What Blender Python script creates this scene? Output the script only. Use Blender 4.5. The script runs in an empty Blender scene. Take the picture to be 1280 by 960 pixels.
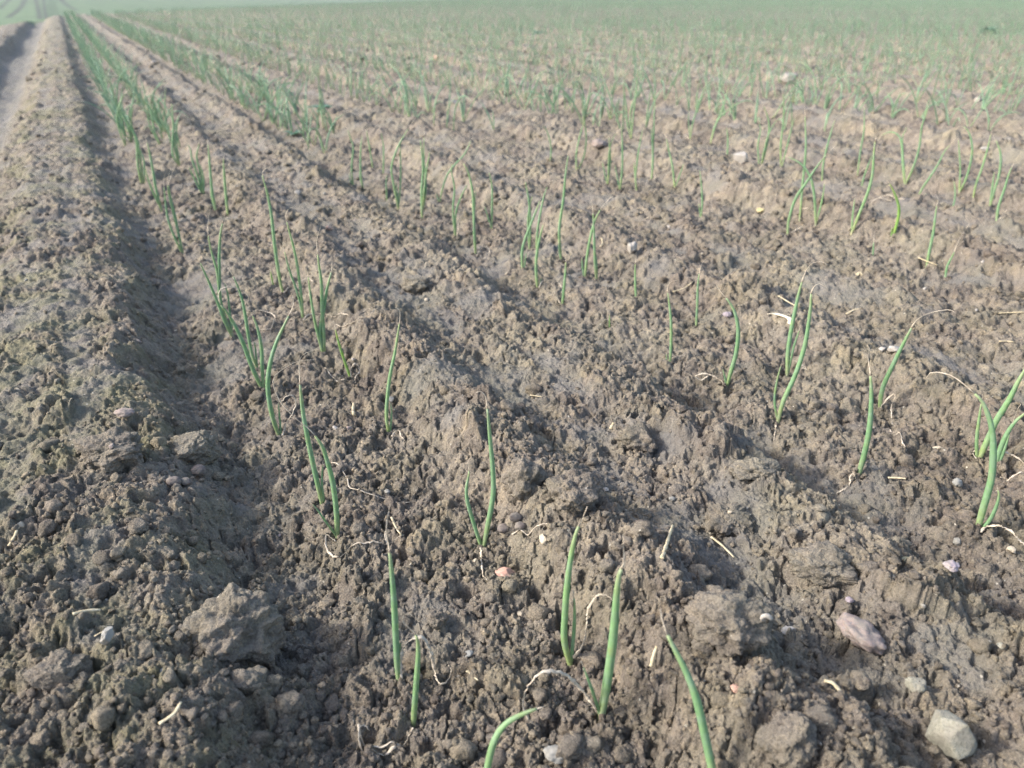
import bpy, math, random
import numpy as np
from mathutils import Vector, noise as mnoise

random.seed(7)
rng = np.random.default_rng(11)
scene = bpy.context.scene
COL = scene.collection
F32 = np.float32

# ------------------------------------------------------------------ camera geometry
W_PX, H_PX, F_PX = 1280.0, 960.0, 967.0
CAM_H = 0.60
VPX, HORY = 68.0, -8.0
PITCH = math.atan((480 - HORY) / F_PX)
cp, sp = math.cos(PITCH), math.sin(PITCH)
TANPSI = (VPX - 640) / F_PX * cp
PSI = math.atan(TANPSI)
U = np.array([math.sin(PSI), math.cos(PSI)])       # along the rows
N = np.array([math.cos(PSI), -math.sin(PSI)])      # across the rows
CAM = np.array([0.0, 0.0, CAM_H])


def pixel_dir(x, y):
    a = (x - 640) / F_PX
    b = (480 - y) / F_PX
    return np.array([a, cp + b * sp, -sp + b * cp])


def project(P):
    d = np.asarray(P, float) - CAM
    depth = d[..., 1] * cp - d[..., 2] * sp
    up = d[..., 1] * sp + d[..., 2] * cp
    return 640 + F_PX * d[..., 0] / depth, 480 - F_PX * up / depth, depth


# ------------------------------------------------------------------ numpy noise
def hash01(ix, iy, seed):
    h = (ix.astype(np.int64) * 374761393 + iy.astype(np.int64) * 668265263 + seed * 974634777) & 0xFFFFFFFF
    h = ((h ^ (h >> 13)) * 1274126177) & 0xFFFFFFFF
    h = ((h ^ (h >> 16)) * 2246822519) & 0xFFFFFFFF
    h = h ^ (h >> 15)
    return (h & 0xFFFFFF).astype(F32) / F32(0xFFFFFF)


def gnoise(x, y, seed):
    ix = np.floor(x); iy = np.floor(y)
    fx = (x - ix).astype(F32); fy = (y - iy).astype(F32)
    ix = ix.astype(np.int64); iy = iy.astype(np.int64)
    u = fx * fx * fx * (fx * (fx * 6 - 15) + 10)
    v = fy * fy * fy * (fy * (fy * 6 - 15) + 10)

    def g(a, b):
        t = hash01(ix + a, iy + b, seed) * F32(6.2831853)
        return np.cos(t) * (fx - a) + np.sin(t) * (fy - b)
    n0 = g(0, 0) * (1 - u) + g(1, 0) * u
    n1 = g(0, 1) * (1 - u) + g(1, 1) * u
    return (n0 * (1 - v) + n1 * v) * F32(1.5)


def fbm(x, y, seed, octaves=4, gain=0.5):
    a, f, out = 1.0, 1.0, 0
    for o in range(octaves):
        out = out + a * gnoise(x * f, y * f, seed + 17 * o)
        a *= gain; f *= 2.03
    return out


def lumps(x, y, cell, seed, keep, rlo=0.45, rhi=0.95):
    """rounded soil aggregates: the union of squashed balls, one per jittered cell; returns height in cells and a tint per ball"""
    X = x / cell; Y = y / cell
    ix = np.floor(X).astype(np.int64); iy = np.floor(Y).astype(np.int64)
    best = np.zeros(X.shape, F32); tint = np.zeros(X.shape, F32)
    for a in (-1, 0, 1):
        for b in (-1, 0, 1):
            cx, cy = ix + a, iy + b
            px = cx + hash01(cx, cy, seed); py = cy + hash01(cx, cy, seed + 1)
            r = rlo + (rhi - rlo) * hash01(cx, cy, seed + 2) ** 2
            k = hash01(cx, cy, seed + 3)
            dx = (X - px).astype(F32); dy = (Y - py).astype(F32)
            an = hash01(cx, cy, seed + 5) * F32(3.14159)
            st = 0.75 + 0.5 * hash01(cx, cy, seed + 6)
            ca, sa = np.cos(an), np.sin(an)
            ex = (dx * ca + dy * sa) * st; ey = (-dx * sa + dy * ca) / st
            q = 1 - (ex * ex + ey * ey) / (r * r)
            h = np.where((q > 0) & (k < keep), r * np.maximum(q, 0) ** F32(.70) * (0.55 + 0.45 * k / np.maximum(keep, 1e-3)), 0).astype(F32)
            m = h > best
            best = np.where(m, h, best)
            tint = np.where(m, hash01(cx, cy, seed + 4) - F32(0.5), tint)
    return best, tint


# ------------------------------------------------------------------ the lie of the land
PERIOD, C0 = 0.70, 0.237
PROF = [(-.35, .030), (-.315, .040), (-.28, .046), (-.245, .044), (-.225, .034), (-.185, -.012), (-.15, -.018), (-.11, -.014), (-.07, -.003), (0, .004),
        (.075, .006), (.105, .012), (.15, .046), (.18, .054), (.21, .050), (.25, .030), (.30, .025), (.35, .030)]
PX_, PZ_ = np.array(PROF).T
TRACK = [(-.98, .051), (-.90, .06), (-.80, .065), (-.68, .05), (-.60, -.03), (-.56, -.05), (-.42, -.05), (-.36, -.03), (-.30, .006), (-.22, .036),
         (-.12, .046), (-.03, .045), (0.00, .036), (.05, -.003), (.075, -.012), (.11, -.0178)]
TX_, TZ_ = np.array(TRACK).T


def smooth(a, b, x):
    t = np.clip((x - a) / (b - a), 0, 1)
    return t * t * (3 - 2 * t)


def rows_of(x, y):
    return x * U[0] + y * U[1], x * N[0] + y * N[1]      # s along, X across


def crest_t(s, X):
    L = np.where(X > 0, 28 + 1.5 * X, np.maximum(28 + 9 * X, 15.0))
    return s - L


def broad(x, y):
    s, X = rows_of(x, y)
    t = crest_t(s, X)
    tp = np.maximum(t, 0)
    drop = 0.075 * tp * tp / (tp + 14)
    drop = np.minimum(drop, 3.2) - 0.0
    r = np.hypot(x, y)
    hill = 0.036 * np.maximum(tp - 55, 0) ** 2 / (np.maximum(tp - 55, 0) + 40)
    hill = np.minimum(hill, 16)
    return -drop + hill


def macro(x, y):
    s, X = rows_of(np.asarray(x, float), np.asarray(y, float))
    w = (0.014 * np.sin(s * 2.1 + np.floor((X - C0) / PERIOD + .5) * 1.7) + 0.012 * np.sin(s * 5.3 + X))
    Xw = X + w * 0.6 + .016 * fbm(s * 6.5, X * 6.5, 401, 2) * (1 - .5 * smooth(6, 20, s))
    d = (Xw - C0 + PERIOD / 2) % PERIOD - PERIOD / 2
    z = np.interp(d, PX_, PZ_)
    zt = np.interp(Xw, TX_, TZ_)
    z = np.where((Xw < .1) & (Xw > -.95), zt, z)
    z = z * 1.12 * (1 + 0.18 * np.sin(s * 1.3 + X * 3.1))
    fade = 1 - smooth(30, 60, np.hypot(x, y)) * 0.5
    fade = fade * (1 - smooth(-1, 4, crest_t(s, X)))
    return z * fade + broad(x, y)


def ground_full(x, y):
    """height and soil attributes at points (numpy arrays)"""
    x = np.asarray(x, np.float64); y = np.asarray(y, np.float64)
    s, X = rows_of(x, y)
    r = np.hypot(x, y)
    d = (X - C0 + PERIOD / 2) % PERIOD - PERIOD / 2
    z = macro(x, y)
    soil = 1 - smooth(-1, 4, crest_t(s, X))
    # where it is crumbly and where it is a smooth rain-sealed crust
    n1 = fbm(x * 5, y * 5, 3, 3)
    n2 = fbm(x * 14, y * 14, 5, 3)
    in_track = smooth(-.62, -.57, X) * (1 - smooth(-.38, -.30, X))
    groove = np.exp(-((d + .135) / .05) ** 2) * (1 - in_track)
    flat = np.exp(-((d - .285) / .04) ** 2) + np.exp(-((d + .335) / .03) ** 2)
    bank = smooth(-.36, -.28, X) * (1 - smooth(.0, .06, X))
    crust = 0.28 * groove + 0.50 * flat + 0.10 * bank + 0.75 * n1 + 0.30 * n2
    crust = smooth(.14, .68, crust)
    crust = np.clip(np.maximum(crust, in_track), 0, 1)
    crumb = 1 - 0.80 * crust
    crust = crust + in_track * .4  # greyer wheel track: sky sheen on the moist crust, put into the colour
    crest = np.exp(-((d - .19) / .045) ** 2) + np.exp(-((d + .27) / .04) ** 2)
    pairz = np.exp(-((d - .02) / .10) ** 2)
    # warp so that no lump is a clean ball, each size by its own measure
    def warp(c, seed):
        return (x + .20 * c * fbm(x * 1.3 / c, y * 1.3 / c, seed, 2, .6), y + .20 * c * fbm(x * 1.3 / c, y * 1.3 / c, seed + 9, 2, .6))
    w8 = warp(.085, 201); w4 = warp(.04, 221); w2 = warp(.019, 241); w1 = warp(.0095, 261)
    wx, wy = w2
    tint = np.zeros(x.shape, F32)
    fr = np.clip(r, .3, None)

    def on(cell):                                   # leave out what a far mesh could not carry
        return 1 - smooth(150, 420, fr / cell)
    h, t = lumps(*w8, .085, 101, ((0.10 + .30 * crest * (X > .1) + .26 * smooth(2.2, 5.0, r)) * crumb * (1 - .6 * pairz)).astype(F32), .30, .62)
    z = z + h * .085 * .50 * soil * (1 - in_track); tint = np.where(h > .05, t * .8, tint)
    h, t = lumps(*w4, .040, 111, (0.34 * crumb).astype(F32), .35, .8)
    z = z + h * .040 * .42 * on(.04) * soil; tint = np.where(h > .1, .4 * tint + t * .8, tint)
    h, t = lumps(wx, wy, .019, 121, (0.85 * crumb).astype(F32), .4, .9)
    z = z + h * .019 * .62 * on(.019) * soil; tint = np.where(h > .1, .5 * tint + t * .6, tint)
    h, t = lumps(*w1, .0095, 131, np.clip(0.9 * crumb + .1, 0, 1).astype(F32), .4, .9)
    z = z + h * .0095 * .65 * on(.0095) * soil * (.5 + .5 * crumb); tint = tint + t * .3 * on(.0095)
    h, t = lumps(*w1, .0047, 141, np.clip(.5 + .5 * crumb, 0, 1).astype(F32), .4, .9)
    z = z + h * .0047 * .8 * on(.0047) * soil * (.65 + .35 * crumb); tint = tint + t * .2 * on(.0047)
    h, t = lumps(x, y, .0026, 151, np.full(x.shape, .85, F32), .4, .9)
    z = z + h * .0026 * .7 * on(.0035) * soil * (.75 + .25 * crumb); tint = tint + t * .25 * on(.0035)
    z = z + .0024 * (.35 - np.abs(fbm(w1[0] * 46, w1[1] * 46, 71, 3))) * crumb * on(.012) * soil
    z = z + .0018 * (.35 - np.abs(fbm(x * 120, y * 120, 75, 2))) * on(.006) * soil
    z = z + 0.010 * fbm(x * 9, y * 9, 41, 3) * soil + 0.0035 * fbm(x * 40, y * 40, 43, 3) * soil * on(.02)
    z = z + 0.0011 * fbm(x * 190, y * 190, 47, 3) * on(.006) * soil
    # cracks and pits
    pit = fbm(wx * 28, wy * 28, 61, 2)
    z = z - .007 * smooth(.36, .66, fbm(wx * 62, wy * 62, 63, 2)) * (1 - .75 * crust) * on(.02) * soil
    z = z - .018 * smooth(.36, .86, pit) * (1 - .7 * crust) * on(.03) * soil
    ridge = np.abs(fbm(wx * 17, wy * 17, 67, 2))
    z = z - .008 * (1 - smooth(.0, .07, ridge)) * crumb * on(.012) * soil
    return z, crust * soil, tint, bank


def ray_ground(x, y, lift=0.0):
    d = pixel_dir(x, y)
    t = np.geomspace(.3, 900, 2600)
    P = CAM[None, :] + d[None, :] * t[:, None]
    below = P[:, 2] < macro(P[:, 0], P[:, 1]) + lift
    if not below.any():
        return CAM + d * 300
    i = int(np.argmax(below))
    if i == 0:
        return P[0]
    lo, hi = t[i - 1], t[i]
    for _ in range(24):
        m = .5 * (lo + hi)
        p = CAM + d * m
        if p[2] < float(macro(p[0], p[1])) + lift:
            hi = m
        else:
            lo = m
    return CAM + d * hi


# ------------------------------------------------------------------ materials
def new_mat(name):
    m = bpy.data.materials.new(name); m.use_nodes = True
    nt = m.node_tree; nt.nodes.clear()
    out = nt.nodes.new('ShaderNodeOutputMaterial'); b = nt.nodes.new('ShaderNodeBsdfPrincipled')
    nt.links.new(b.outputs[0], out.inputs[0])
    return m, nt, b


def node(nt, kind, **kw):
    n = nt.nodes.new(kind)
    for k, v in kw.items():
        setattr(n, k, v)
    return n


def ramp(nt, fac, stops):
    n = nt.nodes.new('ShaderNodeValToRGB')
    e = n.color_ramp.elements
    while len(e) < len(stops):
        e.new(.5)
    for i, (p, c) in enumerate(stops):
        e[i].position = p; e[i].color = (*c, 1) if len(c) == 3 else c
    nt.links.new(fac, n.inputs[0])
    return n.outputs[0]


def mix(nt, fac, a, b, mode='MIX'):
    n = nt.nodes.new('ShaderNodeMix'); n.data_type = 'RGBA'; n.blend_type = mode
    for sock, v in ((n.inputs[0], fac), (n.inputs[6], a), (n.inputs[7], b)):
        if isinstance(v, (int, float)):
            sock.default_value = v
        elif isinstance(v, tuple):
            sock.default_value = (*v, 1)
        else:
            nt.links.new(v, sock)
    return n.outputs[2]


def math_(nt, op, a, b=0.0, c=None, clamp=False):
    n = nt.nodes.new('ShaderNodeMath'); n.operation = op; n.use_clamp = clamp
    for i, v in enumerate((a, b) if c is None else (a, b, c)):
        if isinstance(v, (int, float)):
            n.inputs[i].default_value = v
        else:
            nt.links.new(v, n.inputs[i])
    return n.outputs[0]


def noise_tex(nt, vec, scale, detail=3, rough=.55):
    n = node(nt, 'ShaderNodeTexNoise'); n.inputs['Scale'].default_value = scale
    n.inputs['Detail'].default_value = detail; n.inputs['Roughness'].default_value = rough
    nt.links.new(vec, n.inputs['Vector'])
    return n.outputs['Fac']


def soil_material():
    m, nt, b = new_mat('loam_soil')
    geo = node(nt, 'ShaderNodeNewGeometry').outputs['Position']
    att = lambda a: node(nt, 'ShaderNodeAttribute', attribute_name=a).outputs['Fac']
    big = noise_tex(nt, geo, 4.0, 3)
    mid = noise_tex(nt, geo, 45, 4)
    fine = noise_tex(nt, geo, 420, 3, .7)
    col = ramp(nt, big, [(.30, (.160, .136, .113)), (.5, (.202, .176, .146)), (.70, (.222, .201, .165))])
    col = mix(nt, .75, col, ramp(nt, mid, [(.28, (.52, .50, .49)), (.5, (1, 1, 1)), (.72, (1.28, 1.24, 1.14))]), 'MULTIPLY')
    tin = math_(nt, 'ADD', att('tint'), .5, clamp=True)
    col = mix(nt, .8, col, ramp(nt, tin, [(.1, (.66, .63, .63)), (.5, (1, 1, 1)), (.9, (1.26, 1.21, 1.08))]), 'MULTIPLY')
    col = mix(nt, .7, col, ramp(nt, fine, [(.30, (.45, .43, .42)), (.5, (1, 1, 1)), (.70, (1.5, 1.46, 1.38))]), 'MULTIPLY')
    cr = math_(nt, 'MULTIPLY', att('crust'), ramp(nt, noise_tex(nt, geo, 22, 4), [(.3, (.25,) * 3), (.62, (.85,) * 3)]))
    col = mix(nt, cr, col, mix(nt, fine, (.128, .121, .110), (.222, .210, .192)))
    alg = ramp(nt, noise_tex(nt, geo, 9, 5, .65), [(.44, (0,) * 3), (.62, (.8,) * 3)])
    alg = math_(nt, 'MULTIPLY', alg, math_(nt, 'ADD', math_(nt, 'MULTIPLY', att('bank'), .48), .28))
    col = mix(nt, alg, col, mix(nt, fine, (.135, .132, .070), (.235, .222, .128)))
    # scattered pale grit
    v = node(nt, 'ShaderNodeTexVoronoi'); v.inputs['Scale'].default_value = 95; nt.links.new(geo, v.inputs['Vector'])
    spk = math_(nt, 'LESS_THAN', v.outputs['Distance'], .13)
    rnd = node(nt, 'ShaderNodeSeparateColor'); nt.links.new(v.outputs['Color'], rnd.inputs[0])
    spk = math_(nt, 'MULTIPLY', spk, math_(nt, 'GREATER_THAN', rnd.outputs[0], .90))
    col = mix(nt, math_(nt, 'MULTIPLY', spk, .8), col, (.50, .46, .38))
    # beyond the edge of the plot: a field under young corn
    fld = att('field')
    gn = noise_tex(nt, geo, .35, 5, .6)
    green = ramp(nt, gn, [(.3, (.080, .115, .060)), (.55, (.095, .150, .072)), (.75, (.12, .17, .085))])
    green = mix(nt, att('tramline'), green, (.028, .030, .030))
    col = mix(nt, fld, col, green)
    nt.links.new(col, b.inputs['Base Color'])
    b.inputs['Roughness'].default_value = .93; b.inputs['Specular IOR Level'].default_value = .22
    bf = noise_tex(nt, geo, 620, 5, .75)
    bm = noise_tex(nt, geo, 190, 3, .6)
    hh = math_(nt, 'ADD', math_(nt, 'MULTIPLY', bf, .55), bm)
    bump = node(nt, 'ShaderNodeBump'); bump.inputs['Strength'].default_value = 1.0; bump.inputs['Distance'].default_value = .0048
    nt.links.new(hh, bump.inputs['Height']); nt.links.new(bump.outputs[0], b.inputs['Normal'])
    return m


def leaf_material(name, mid, low, tip):
    m, nt, b = new_mat(name)
    t = node(nt, 'ShaderNodeAttribute', attribute_name='along').outputs['Fac']
    info = node(nt, 'ShaderNodeObjectInfo').outputs['Random']
    geo = node(nt, 'ShaderNodeNewGeometry').outputs['Position']
    col = ramp(nt, t, [(0, (.52, .48, .36)), (.045, (.48, .48, .30)), (.10, low), (.34, mid), (.80, mid), (1.0, tip)])
    col = mix(nt, .6, col, ramp(nt, info, [(0, (.80, .86, .80)), (.5, (1, 1, 1)), (1, (1.22, 1.12, .92))]), 'MULTIPLY')
    st = noise_tex(nt, geo, 160, 3)
    col = mix(nt, .45, col, ramp(nt, st, [(.3, (.78, .8, .78)), (.7, (1.2, 1.18, 1.2))]), 'MULTIPLY')
    yel = ramp(nt, noise_tex(nt, geo, 38, 3, .6), [(.56, (0,) * 3), (.74, (.55,) * 3)])
    col = mix(nt, yel, col, (.30, .34, .13))
    wax = ramp(nt, noise_tex(nt, geo, 90, 4, .7), [(.42, (0,) * 3), (.70, (.40,) * 3)])
    col = mix(nt, wax, col, (.30, .38, .33))
    low_t = ramp(nt, t, [(.0, (.9,) * 3), (.20, (0,) * 3)])
    dirt = math_(nt, 'MULTIPLY', low_t, ramp(nt, noise_tex(nt, geo, 330, 3, .7), [(.48, (0,) * 3), (.58, (.8,) * 3)]))
    col = mix(nt, dirt, col, (.17, .15, .12))
    nt.links.new(col, b.inputs['Base Color'])
    bp = node(nt, 'ShaderNodeBump'); bp.inputs['Distance'].default_value = .0006; bp.inputs['Strength'].default_value = .6
    nt.links.new(noise_tex(nt, geo, 130, 3, .6), bp.inputs['Height']); nt.links.new(bp.outputs[0], b.inputs['Normal'])
    b.inputs['Roughness'].default_value = .52; b.inputs['Specular IOR Level'].default_value = .45
    tr = node(nt, 'ShaderNodeBsdfTranslucent'); nt.links.new(col, tr.inputs[0])
    ms = node(nt, 'ShaderNodeMixShader'); ms.inputs[0].default_value = .28
    nt.links.new(b.outputs[0], ms.inputs[1]); nt.links.new(tr.outputs[0], ms.inputs[2])
    out = next(n for n in nt.nodes if n.type == 'OUTPUT_MATERIAL'); nt.links.new(ms.outputs[0], out.inputs[0])
    return m


def plain_material(name, c1, c2, scale=120, rough=.8, bump=.0008, speck=None, dust=0.0):
    m, nt, b = new_mat(name)
    geo = node(nt, 'ShaderNodeNewGeometry').outputs['Position']
    n = noise_tex(nt, geo, scale, 5, .65)
    col = ramp(nt, n, [(.33, c1), (.66, c2)])
    if speck:
        v = noise_tex(nt, geo, scale * 4.5, 2)
        col = mix(nt, ramp(nt, v, [(.56, (0,) * 3), (.62, (.8,) * 3)]), col, speck)
    if dust:
        col = mix(nt, ramp(nt, noise_tex(nt, geo, 70, 5, .7), [(.40, (.05,) * 3), (.62, (dust,) * 3)]), col, (.215, .195, .158))
    nt.links.new(col, b.inputs['Base Color']); b.inputs['Roughness'].default_value = rough
    b.inputs['Specular IOR Level'].default_value = .3
    bp = node(nt, 'ShaderNodeBump'); bp.inputs['Distance'].default_value = bump; bp.inputs['Strength'].default_value = .8
    nt.links.new(noise_tex(nt, geo, scale * 3, 5, .7), bp.inputs['Height']); nt.links.new(bp.outputs[0], b.inputs['Normal'])
    return m


M_SOIL = soil_material()
M_LEAF = leaf_material('onion_leaf_green', (.195, .345, .165), (.34, .43, .18), (.30, .37, .18))
M_LIME = leaf_material('onion_leaf_lime', (.19, .36, .075), (.28, .42, .10), (.30, .36, .12))
M_FAR = leaf_material('onion_leaf_with_dry_tip', (.190, .330, .195), (.30, .41, .21), (.42, .42, .30))
M_DRY = plain_material('withered_leaf', (.36, .30, .23), (.56, .49, .385), 220, .7, .0003)
M_STRAW = plain_material('dry_straw', (.42, .34, .20), (.62, .53, .36), 160, .75, .0003)


# ------------------------------------------------------------------ mesh helpers
def set_attr(me, name, arr):
    a = me.attributes.new(name, 'FLOAT', 'POINT'); a.data.foreach_set('value', np.ascontiguousarray(arr, F32))


def mesh_np(name, verts, quads=None, tris=None, mat=None, smooth_=True):
    me = bpy.data.meshes.new(name)
    nv = len(verts); nq = 0 if quads is None else len(quads); ntr = 0 if tris is None else len(tris)
    me.vertices.add(nv); me.vertices.foreach_set('co', np.ascontiguousarray(verts, F32).ravel())
    loops = []
    if nq: loops.append(np.asarray(quads, np.int32).ravel())
    if ntr: loops.append(np.asarray(tris, np.int32).ravel())
    loops = np.concatenate(loops)
    me.loops.add(len(loops)); me.loops.foreach_set('vertex_index', loops)
    me.polygons.add(nq + ntr)
    st = np.concatenate([np.arange(nq) * 4, nq * 4 + np.arange(ntr) * 3]).astype(np.int32)
    me.polygons.foreach_set('loop_start', st)
    me.update(calc_edges=True)
    if smooth_:
        me.polygons.foreach_set('use_smooth', np.ones(nq + ntr, bool))
    if mat: me.materials.append(mat)
    return me


def link(name, me, parent=None):
    o = bpy.data.objects.new(name, me); COL.objects.link(o)
    if parent: o.parent = parent
    return o


def tag(o, label=None, cat=None, group=None, kind=None):
    for k, v in (('label', label), ('category', cat), ('group', group), ('kind', kind)):
        if v: o[k] = v
    return o


# ------------------------------------------------------------------ ground sheet
def build_ground():
    fine = np.linspace(-math.radians(50), math.radians(50), 1240)
    side_r = np.radians(np.concatenate([np.arange(50.6, 75, .6), np.arange(76, 180, 3.0)]))
    th = np.concatenate([-side_r[::-1], fine, side_r, [math.pi]])
    r = [.25]
    while r[-1] < 950:
        q = r[-1]
        k = .0017 if q < 1.8 else .0022 if q < 5 else .0032 if q < 14 else .009 if q < 60 else .012
        r.append(q * (1 + k))
    r = np.array(r)
    nt_, nr = len(th), len(r)
    T, R = np.meshgrid(th, r)
    x = (np.sin(T) * R).ravel(); y = (np.cos(T) * R).ravel()
    z = np.empty(x.shape); cr = np.empty(x.shape); ti = np.empty(x.shape); bk = np.empty(x.shape)
    step = 400000
    for i in range(0, len(x), step):
        sl = slice(i, i + step)
        z[sl], cr[sl], ti[sl], bk[sl] = ground_full(x[sl], y[sl])
    s, X = rows_of(x, y); rr = np.hypot(x, y)
    t = crest_t(s, X)
    edge = fbm(x * .25, y * .25, 77, 3)
    fld = smooth(-.5, 1.5, t + edge * 1.2)
    fld = np.maximum(fld, .12 * smooth(35, 100, rr))
    tram = np.zeros(x.shape)
    lines = [([(50, 24), (49, 16), (47, 8), (45, 0), (44, -5)], .28), ([(56, 24), (56, 14), (55, 6), (54, -5)], .2),
             ([(10, 22), (20, 15), (27, 8), (31, 0), (33, -6)], .35), ([(0, 11), (6, 5), (11, 0), (14, -5)], .3),
             ([(96, 13), (86, 8), (79, 3), (75, -4)], .35)]
    far = rr > 20
    fx, fy = x[far], y[far]
    for pts, wd in lines:
        P = [ray_ground(*p)[:2] for p in pts]
        dist = np.full(fx.shape, 1e9)
        for a, b in zip(P, P[1:]):
            ab = b - a; L = max(ab @ ab, 1e-9)
            k = np.clip(((fx - a[0]) * ab[0] + (fy - a[1]) * ab[1]) / L, 0, 1)
            dist = np.minimum(dist, np.hypot(fx - a[0] - k * ab[0], fy - a[1] - k * ab[1]))
        dep = np.hypot(fx, fy)
        tram[far] = np.maximum(tram[far], .8 * (1 - smooth(wd * .5, wd * 1.5 + dep * .0006, dist)))
    verts = np.stack([x, y, z], 1)
    i = np.arange(nr - 1)[:, None] * nt_; j = np.arange(nt_ - 1)[None, :]
    a = (i + j).ravel()
    quads = np.stack([a, a + 1, a + 1 + nt_, a + nt_], 1)[:, ::-1]
    e = np.arange(nr - 1) * nt_ + nt_ - 1
    seam = np.stack([e, e - nt_ + 1, e + 1, e + nt_], 1)[:, ::-1]
    c = len(verts)
    verts = np.vstack([verts, [[0, 0, float(macro(0., 0.))]]])
    k = np.arange(nt_)
    tris = np.stack([k, np.full(nt_, c), (k + 1) % nt_], 1)
    me = mesh_np('ground', verts, np.vstack([quads, seam]), tris, M_SOIL)
    for nm, arr in (('crust', cr), ('tint', ti), ('bank', bk), ('field', fld), ('tramline', tram)):
        set_attr(me, nm, np.append(arr, 0))
    return tag(link('ground', me), 'bare ridged loam field soil running off to a green hillside', 'ground', kind='structure')


build_ground()


# ------------------------------------------------------------------ lumps of soil and stones
def blob(seed, sub, rough, facets=0, detail=3, soft=0.0):
    import bmesh
    bm = bmesh.new(); bmesh.ops.create_icosphere(bm, subdivisions=sub, radius=1)
    co = np.array([v.co[:] for v in bm.verts]); fa = np.array([[v.index for v in f.verts] for f in bm.faces])
    bm.free()
    rs = np.random.default_rng(seed)
    out = co.copy()
    off = Vector(rs.uniform(-50, 50, 3))
    rad = np.ones(len(co))
    for i, c in enumerate(co):
        p = Vector(c)
        n = mnoise.noise(p * 1.1 + off) * .55 + mnoise.noise(p * 2.3 + off) * .32
        f, amp = 4.5, .20
        for _ in range(detail):
            n += mnoise.noise(p * f + off) * amp
            f *= 2.1; amp *= .55
        rad[i] = 1 + rough * n
    out = co * rad[:, None]
    for _ in range(facets):
        d = rs.normal(size=3); d /= np.linalg.norm(d)
        lim = rs.uniform(.45, .8) + soft
        h = out @ d
        over = h > lim
        out[over] -= np.outer((h[over] - lim) * .92, d)
    return out, fa


def crumbly(seed, sub, amp_=.42, facets=0):
    """a clod: a knobbly ball of smaller balls"""
    co, fa = blob(seed, sub, .7, facets, detail=4, soft=.12)
    rs = np.random.default_rng(seed + 900)
    for scale, amp, num in ((.30, .14, 40), (.15, .075, 170), (.08, .04, 420)):
        u = rs.normal(size=(num, 3)); u /= np.linalg.norm(u, axis=1)[:, None]
        base = co / np.linalg.norm(co, axis=1)[:, None]
        best = np.zeros(len(co))
        for q in u:
            d2 = ((base - q) ** 2).sum(1)
            sc = scale * rs.uniform(.6, 1.2)
            best = np.maximum(best, np.sqrt(np.maximum(0, 1 - d2 / sc ** 2)))
        co = co * (1 + amp * amp_ * best)[:, None]
    return co, fa


def scatter_crumbs():
    big = [crumbly(50 + i, 3, .7, 4) for i in range(10)]
    small = [blob(70 + i, 2, 1.1, 3, detail=2) for i in range(10)]
    V, Fc, TI = [], [], []
    nv = 0
    todo = [(big, 850, .35, 3.2, .0045, .0115), (small, 22000, .35, 2.8, .0013, .0045), (small, 6000, 2.0, 8.5, .004, .013), (small, 3000, 7, 22, .012, .030)]
    for temp, count, r0, r1, s0, s1 in todo:
        rr = np.exp(rng.uniform(math.log(r0), math.log(r1), count))
        th = rng.uniform(-math.radians(44), math.radians(44), count)
        x, y = np.sin(th) * rr, np.cos(th) * rr
        z, cr, ti, bk = ground_full(x, y)
        s, X = rows_of(x, y)
        keep = (rng.random(count) > cr * .75) & (crest_t(s, X) < -1)
        for i in np.nonzero(keep)[0]:
            co, fa = temp[rng.integers(len(temp))]
            sc = s0 + (s1 - s0) * rng.random() ** 2.4
            a = rng.uniform(0, 6.283); ca, sa = math.cos(a), math.sin(a)
            q = co * (sc * rng.uniform(.75, 1.2, 3))
            V.append(np.stack([q[:, 0] * ca - q[:, 1] * sa + x[i], q[:, 0] * sa + q[:, 1] * ca + y[i], q[:, 2] * .85 + z[i] + sc * .08], 1))
            Fc.append(fa + nv); nv += len(co)
            TI.append(np.full(len(co), rng.uniform(-.42, .42)))
    for fx, fy in SEED_FOOT:                       # the little collar of soil round each plant's foot
        num = 16
        a = rng.uniform(0, 6.283, num); rr = rng.uniform(.003, .013, num)
        x, y = fx + np.cos(a) * rr, fy + np.sin(a) * rr
        z = ground_full(x, y)[0]
        for i in range(num):
            co, fa = small[rng.integers(len(small))]
            sc = rng.uniform(.0014, .0042)
            V.append(co * (sc * rng.uniform(.8, 1.2, 3)) + np.array([x[i], y[i], z[i] + sc * .2])); Fc.append(fa + nv); nv += len(co)
            TI.append(np.full(len(co), rng.uniform(-.42, .3)))
    me = mesh_np('soil_crumbs', np.vstack(V), None, np.vstack(Fc), M_SOIL)
    set_attr(me, 'tint', np.concatenate(TI))
    tag(link('soil_crumbs', me), 'loose brown soil crumbs strewn over the ridges', 'soil crumbs', kind='stuff')



CLOD_TREES = []


def seat(px, py):
    """where a sight line comes down: on a clod built before, else on the soil"""
    p = ray_ground(px, py)
    z = float(ground_full(np.array([p[0]]), np.array([p[1]]))[0][0])
    best = np.linalg.norm(p - CAM) - .01
    for tree, loc in CLOD_TREES:
        hit = tree.ray_cast(Vector(CAM) - loc, Vector(pixel_dir(px, py)).normalized())
        if hit[0] is not None and hit[3] < best:
            best = hit[3]; p = np.array(hit[0] + loc); z = p[2]
    depth = project(p)[2]
    return p, z, float(depth)


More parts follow.
